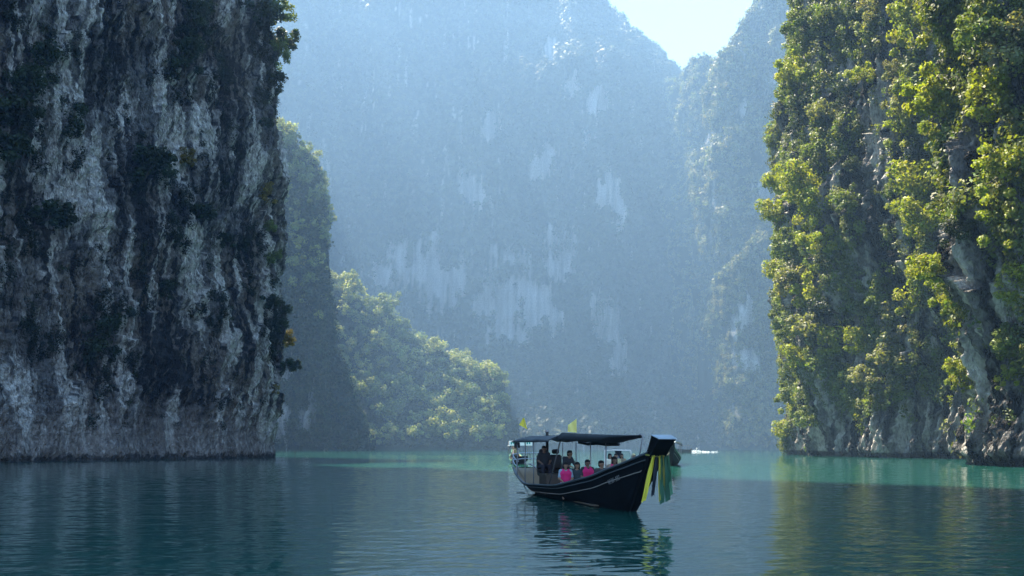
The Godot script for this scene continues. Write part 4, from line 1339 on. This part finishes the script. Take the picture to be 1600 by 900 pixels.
func figure(pose: String) -> Dictionary:
	var P: Dictionary = POSES[pose]
	var l: float = P.lean
	var pelvis := Vector3(0, 0.09, 0)
	var waist := Vector3(0, 0.28, l * 0.3)
	var chest := Vector3(0, 0.46, l * 0.9)
	var neck := Vector3(0, 0.60, l * 1.1 + 0.005)
	var head: Vector3 = Vector3(0, 0.735, l * 1.3 + 0.025) + P.head
	var body := field(Vector3(-0.42, -0.95 if pose == "standing" else -0.46, -0.24), Vector3(0.42, 0.66, 0.72), 0.021)
	var shirt := field(Vector3(-0.42, 0.0, -0.28), Vector3(0.42, 0.66, 0.55), 0.021)
	var legs := field(Vector3(-0.36, -0.9 if pose == "standing" else -0.40, -0.26), Vector3(0.36, 0.30, 0.66), 0.021)
	var vest := field(Vector3(-0.34, 0.06, -0.28), Vector3(0.34, 0.68, 0.5), 0.021)
	bone(body, pelvis + Vector3(-0.07, 0, 0), pelvis + Vector3(0.07, 0, 0), 0.115, 0.115)
	bone(body, pelvis, waist, 0.125, 0.115, 0.05)
	bone(body, waist + Vector3(-0.03, 0, 0), chest + Vector3(-0.07, 0.02, 0), 0.10, 0.11, 0.05)
	bone(body, waist + Vector3(0.03, 0, 0), chest + Vector3(0.07, 0.02, 0), 0.10, 0.11, 0.05)
	bone(body, neck + Vector3(0, -0.06, 0), head + Vector3(0, -0.06, -0.02), 0.055, 0.05, 0.04)
	bone(shirt, pelvis + Vector3(-0.05, 0, 0), waist + Vector3(-0.04, 0, 0), 0.14, 0.125, 0.05)
	bone(shirt, pelvis + Vector3(0.05, 0, 0), waist + Vector3(0.04, 0, 0), 0.14, 0.125, 0.05)
	for s in [-1.0, 1.0]:
		var sh := chest + Vector3(s * 0.165, 0.085, 0)
		var el: Vector3 = P.elbow * Vector3(s, 1, 1) + Vector3(0, 0, l * 0.7)
		var wr: Vector3 = P.wrist * Vector3(s, 1, 1) + Vector3(0, 0, l * 0.3)
		bone(body, neck + Vector3(0, -0.05, 0), sh, 0.06, 0.062, 0.04)
		bone(body, sh, el, 0.055, 0.041)
		bone(body, el, wr, 0.041, 0.028)
		bone(shirt, waist + Vector3(s * 0.03, 0, 0), chest + Vector3(s * 0.07, 0.02, 0), 0.118, 0.125, 0.05)
		bone(shirt, neck + Vector3(0, -0.06, 0), sh, 0.062, 0.074, 0.04)
		bone(shirt, sh, sh.lerp(el, 0.75), 0.07, 0.062)
		bone(vest, waist + Vector3(s * 0.05, -0.06, 0.0), chest + Vector3(s * 0.085, 0.0, 0.0), 0.14, 0.145, 0.05)
		bone(vest, chest + Vector3(s * 0.08, 0.0, 0.05), neck + Vector3(s * 0.09, -0.01, 0.0), 0.11, 0.055, 0.03)
		var hip := pelvis + Vector3(s * 0.09, 0.0, 0.0)
		var kn: Vector3 = P.knee * Vector3(s, 1, 1)
		var an: Vector3 = P.ankle * Vector3(s, 1, 1)
		bone(body, hip, kn, 0.085, 0.056)
		bone(body, kn, an, 0.054, 0.036)
		bone(body, an + Vector3(0, -0.03, -0.03), an + Vector3(s * 0.02, -0.05, 0.17), 0.038, 0.026)
		bone(legs, hip, kn, 0.10, 0.072)
		bone(legs, kn, kn.lerp(an, 0.75), 0.070, 0.058)
	bone(legs, pelvis + Vector3(-0.06, 0, 0), pelvis + Vector3(0.06, 0.03, 0), 0.135, 0.135)
	var st := begin()
	net(body, st)
	for s in [-1.0, 1.0]:
		var el: Vector3 = P.elbow * Vector3(s, 1, 1) + Vector3(0, 0, l * 0.7)
		var wr: Vector3 = P.wrist * Vector3(s, 1, 1) + Vector3(0, 0, l * 0.3)
		hand(st, wr, ((wr - el).normalized() + Vector3(0, -0.25, 0.25)).normalized(), -s)
	# head: skull, jaw, nose, ears, lips; eye sockets stay shallow
	var hd := field(head - Vector3(0.12, 0.17, 0.14), head + Vector3(0.12, 0.15, 0.15), 0.0085)
	bone(hd, head + Vector3(0, 0.03, -0.022), head + Vector3(0, 0.025, 0.018), 0.082, 0.076, 0.02)
	bone(hd, head + Vector3(0, -0.03, 0.02), head + Vector3(0, -0.082, 0.045), 0.062, 0.034, 0.03)
	bone(hd, head + Vector3(0, -0.05, -0.03), head + Vector3(0, -0.16, -0.03), 0.05, 0.052, 0.02)
	bone(hd, head + Vector3(0, 0.008, 0.088), head + Vector3(0, -0.03, 0.106), 0.009, 0.015, 0.012)
	bone(hd, head + Vector3(-0.02, -0.062, 0.078), head + Vector3(0.02, -0.062, 0.078), 0.011, 0.011, 0.006)
	bone(hd, head + Vector3(-0.04, 0.032, 0.075), head + Vector3(0.04, 0.032, 0.075), 0.012, 0.012, 0.012)
	for s in [-1.0, 1.0]:
		bone(hd, head + Vector3(s * 0.032, 0.008, 0.073), head + Vector3(s * 0.034, 0.008, 0.074), 0.013, 0.013, 0.004)
		bone(hd, head + Vector3(s * 0.08, -0.02, 0.0), head + Vector3(s * 0.088, 0.016, -0.006), 0.013, 0.018, 0.006)
	net(hd, st)
	var out := {"body": done(st), "seat": pelvis}
	var short := field(head - Vector3(0.13, 0.13, 0.15), head + Vector3(0.13, 0.17, 0.15), 0.011)
	bone(short, head + Vector3(0, 0.052, -0.03), head + Vector3(0, 0.062, 0.022), 0.086, 0.072, 0.02)
	bone(short, head + Vector3(0, -0.02, -0.05), head + Vector3(0, 0.05, -0.03), 0.075, 0.085, 0.02)
	st = begin()
	net(short, st)
	out["short_hair"] = done(st)
	var long := field(head - Vector3(0.15, 0.36, 0.20), head + Vector3(0.15, 0.17, 0.15), 0.014)
	bone(long, head + Vector3(0, 0.052, -0.03), head + Vector3(0, 0.06, 0.02), 0.090, 0.076, 0.02)
	bone(long, head + Vector3(0, 0.03, -0.045), head + Vector3(0, -0.28, -0.09), 0.088, 0.07, 0.03)
	for s in [-1.0, 1.0]: bone(long, head + Vector3(s * 0.07, 0.03, 0.0), head + Vector3(s * 0.085, -0.17, -0.01), 0.028, 0.022, 0.03)
	st = begin()
	net(long, st)
	out["long_hair"] = done(st)
	for q in [["shirt", shirt], ["trousers", legs], ["life_vest", vest]]:
		st = begin()
		net(q[1], st)
		out[q[0]] = done(st)
	var brim := begin()
	var crown := []
	for k in 17:
		var t := TAU * k / 16.0
		crown.append(head + Vector3(sin(t) * 0.098, 0.062, cos(t) * 0.105 - 0.005))
	for k in 16:
		for r in 4:
			var ang := [r / 4.0 * PI * 0.5, (r + 1) / 4.0 * PI * 0.5]
			var c0 := head + Vector3(0, 0.062, -0.005)
			var ring := []
			for w in ang:
				for kk in [k, k + 1]: ring.append(c0 + (crown[kk] - c0) * cos(w) + Vector3(0, 0.095 * sin(w), 0))
			quad(brim, ring[0], ring[2], ring[3], ring[1])
	quad(brim, head + Vector3(-0.07, 0.066, 0.07), head + Vector3(-0.055, 0.05, 0.185), head + Vector3(0.055, 0.05, 0.185), head + Vector3(0.07, 0.066, 0.07))
	out["cap"] = done(brim)
	out["eyes"] = []
	for s in [-1.0, 1.0]:
		out.eyes.append(pole(head + Vector3(s * 0.032, 0.009, 0.080), head + Vector3(s * 0.032, 0.009, 0.0905), 0.0075, 8))
	return out

var figures := {}

# at: the seat under the person (or the floor when standing); wear: parts and their colours
func person(pose: String, at: Vector3, yaw: float, skin: Color, wear: Dictionary, label: String, group := "") -> Node3D:
	if not figures.has(pose): figures[pose] = figure(pose)
	var f: Dictionary = figures[pose]
	var o := base("person", at + Vector3(0, 0.88 if pose == "standing" else 0.02, 0), yaw)
	put("body", f.body, mat("skin_%s" % skin.to_html(), skin, 0.6), o)
	for e in f.eyes: put("eye", e, mat("eye_dark", Color(0.01, 0.01, 0.01), 0.2), o)
	for k in wear: put(k, f[k], mat("cloth_%s" % wear[k].to_html(), wear[k], 0.85), o)
	return tag(o, label, "person", group)
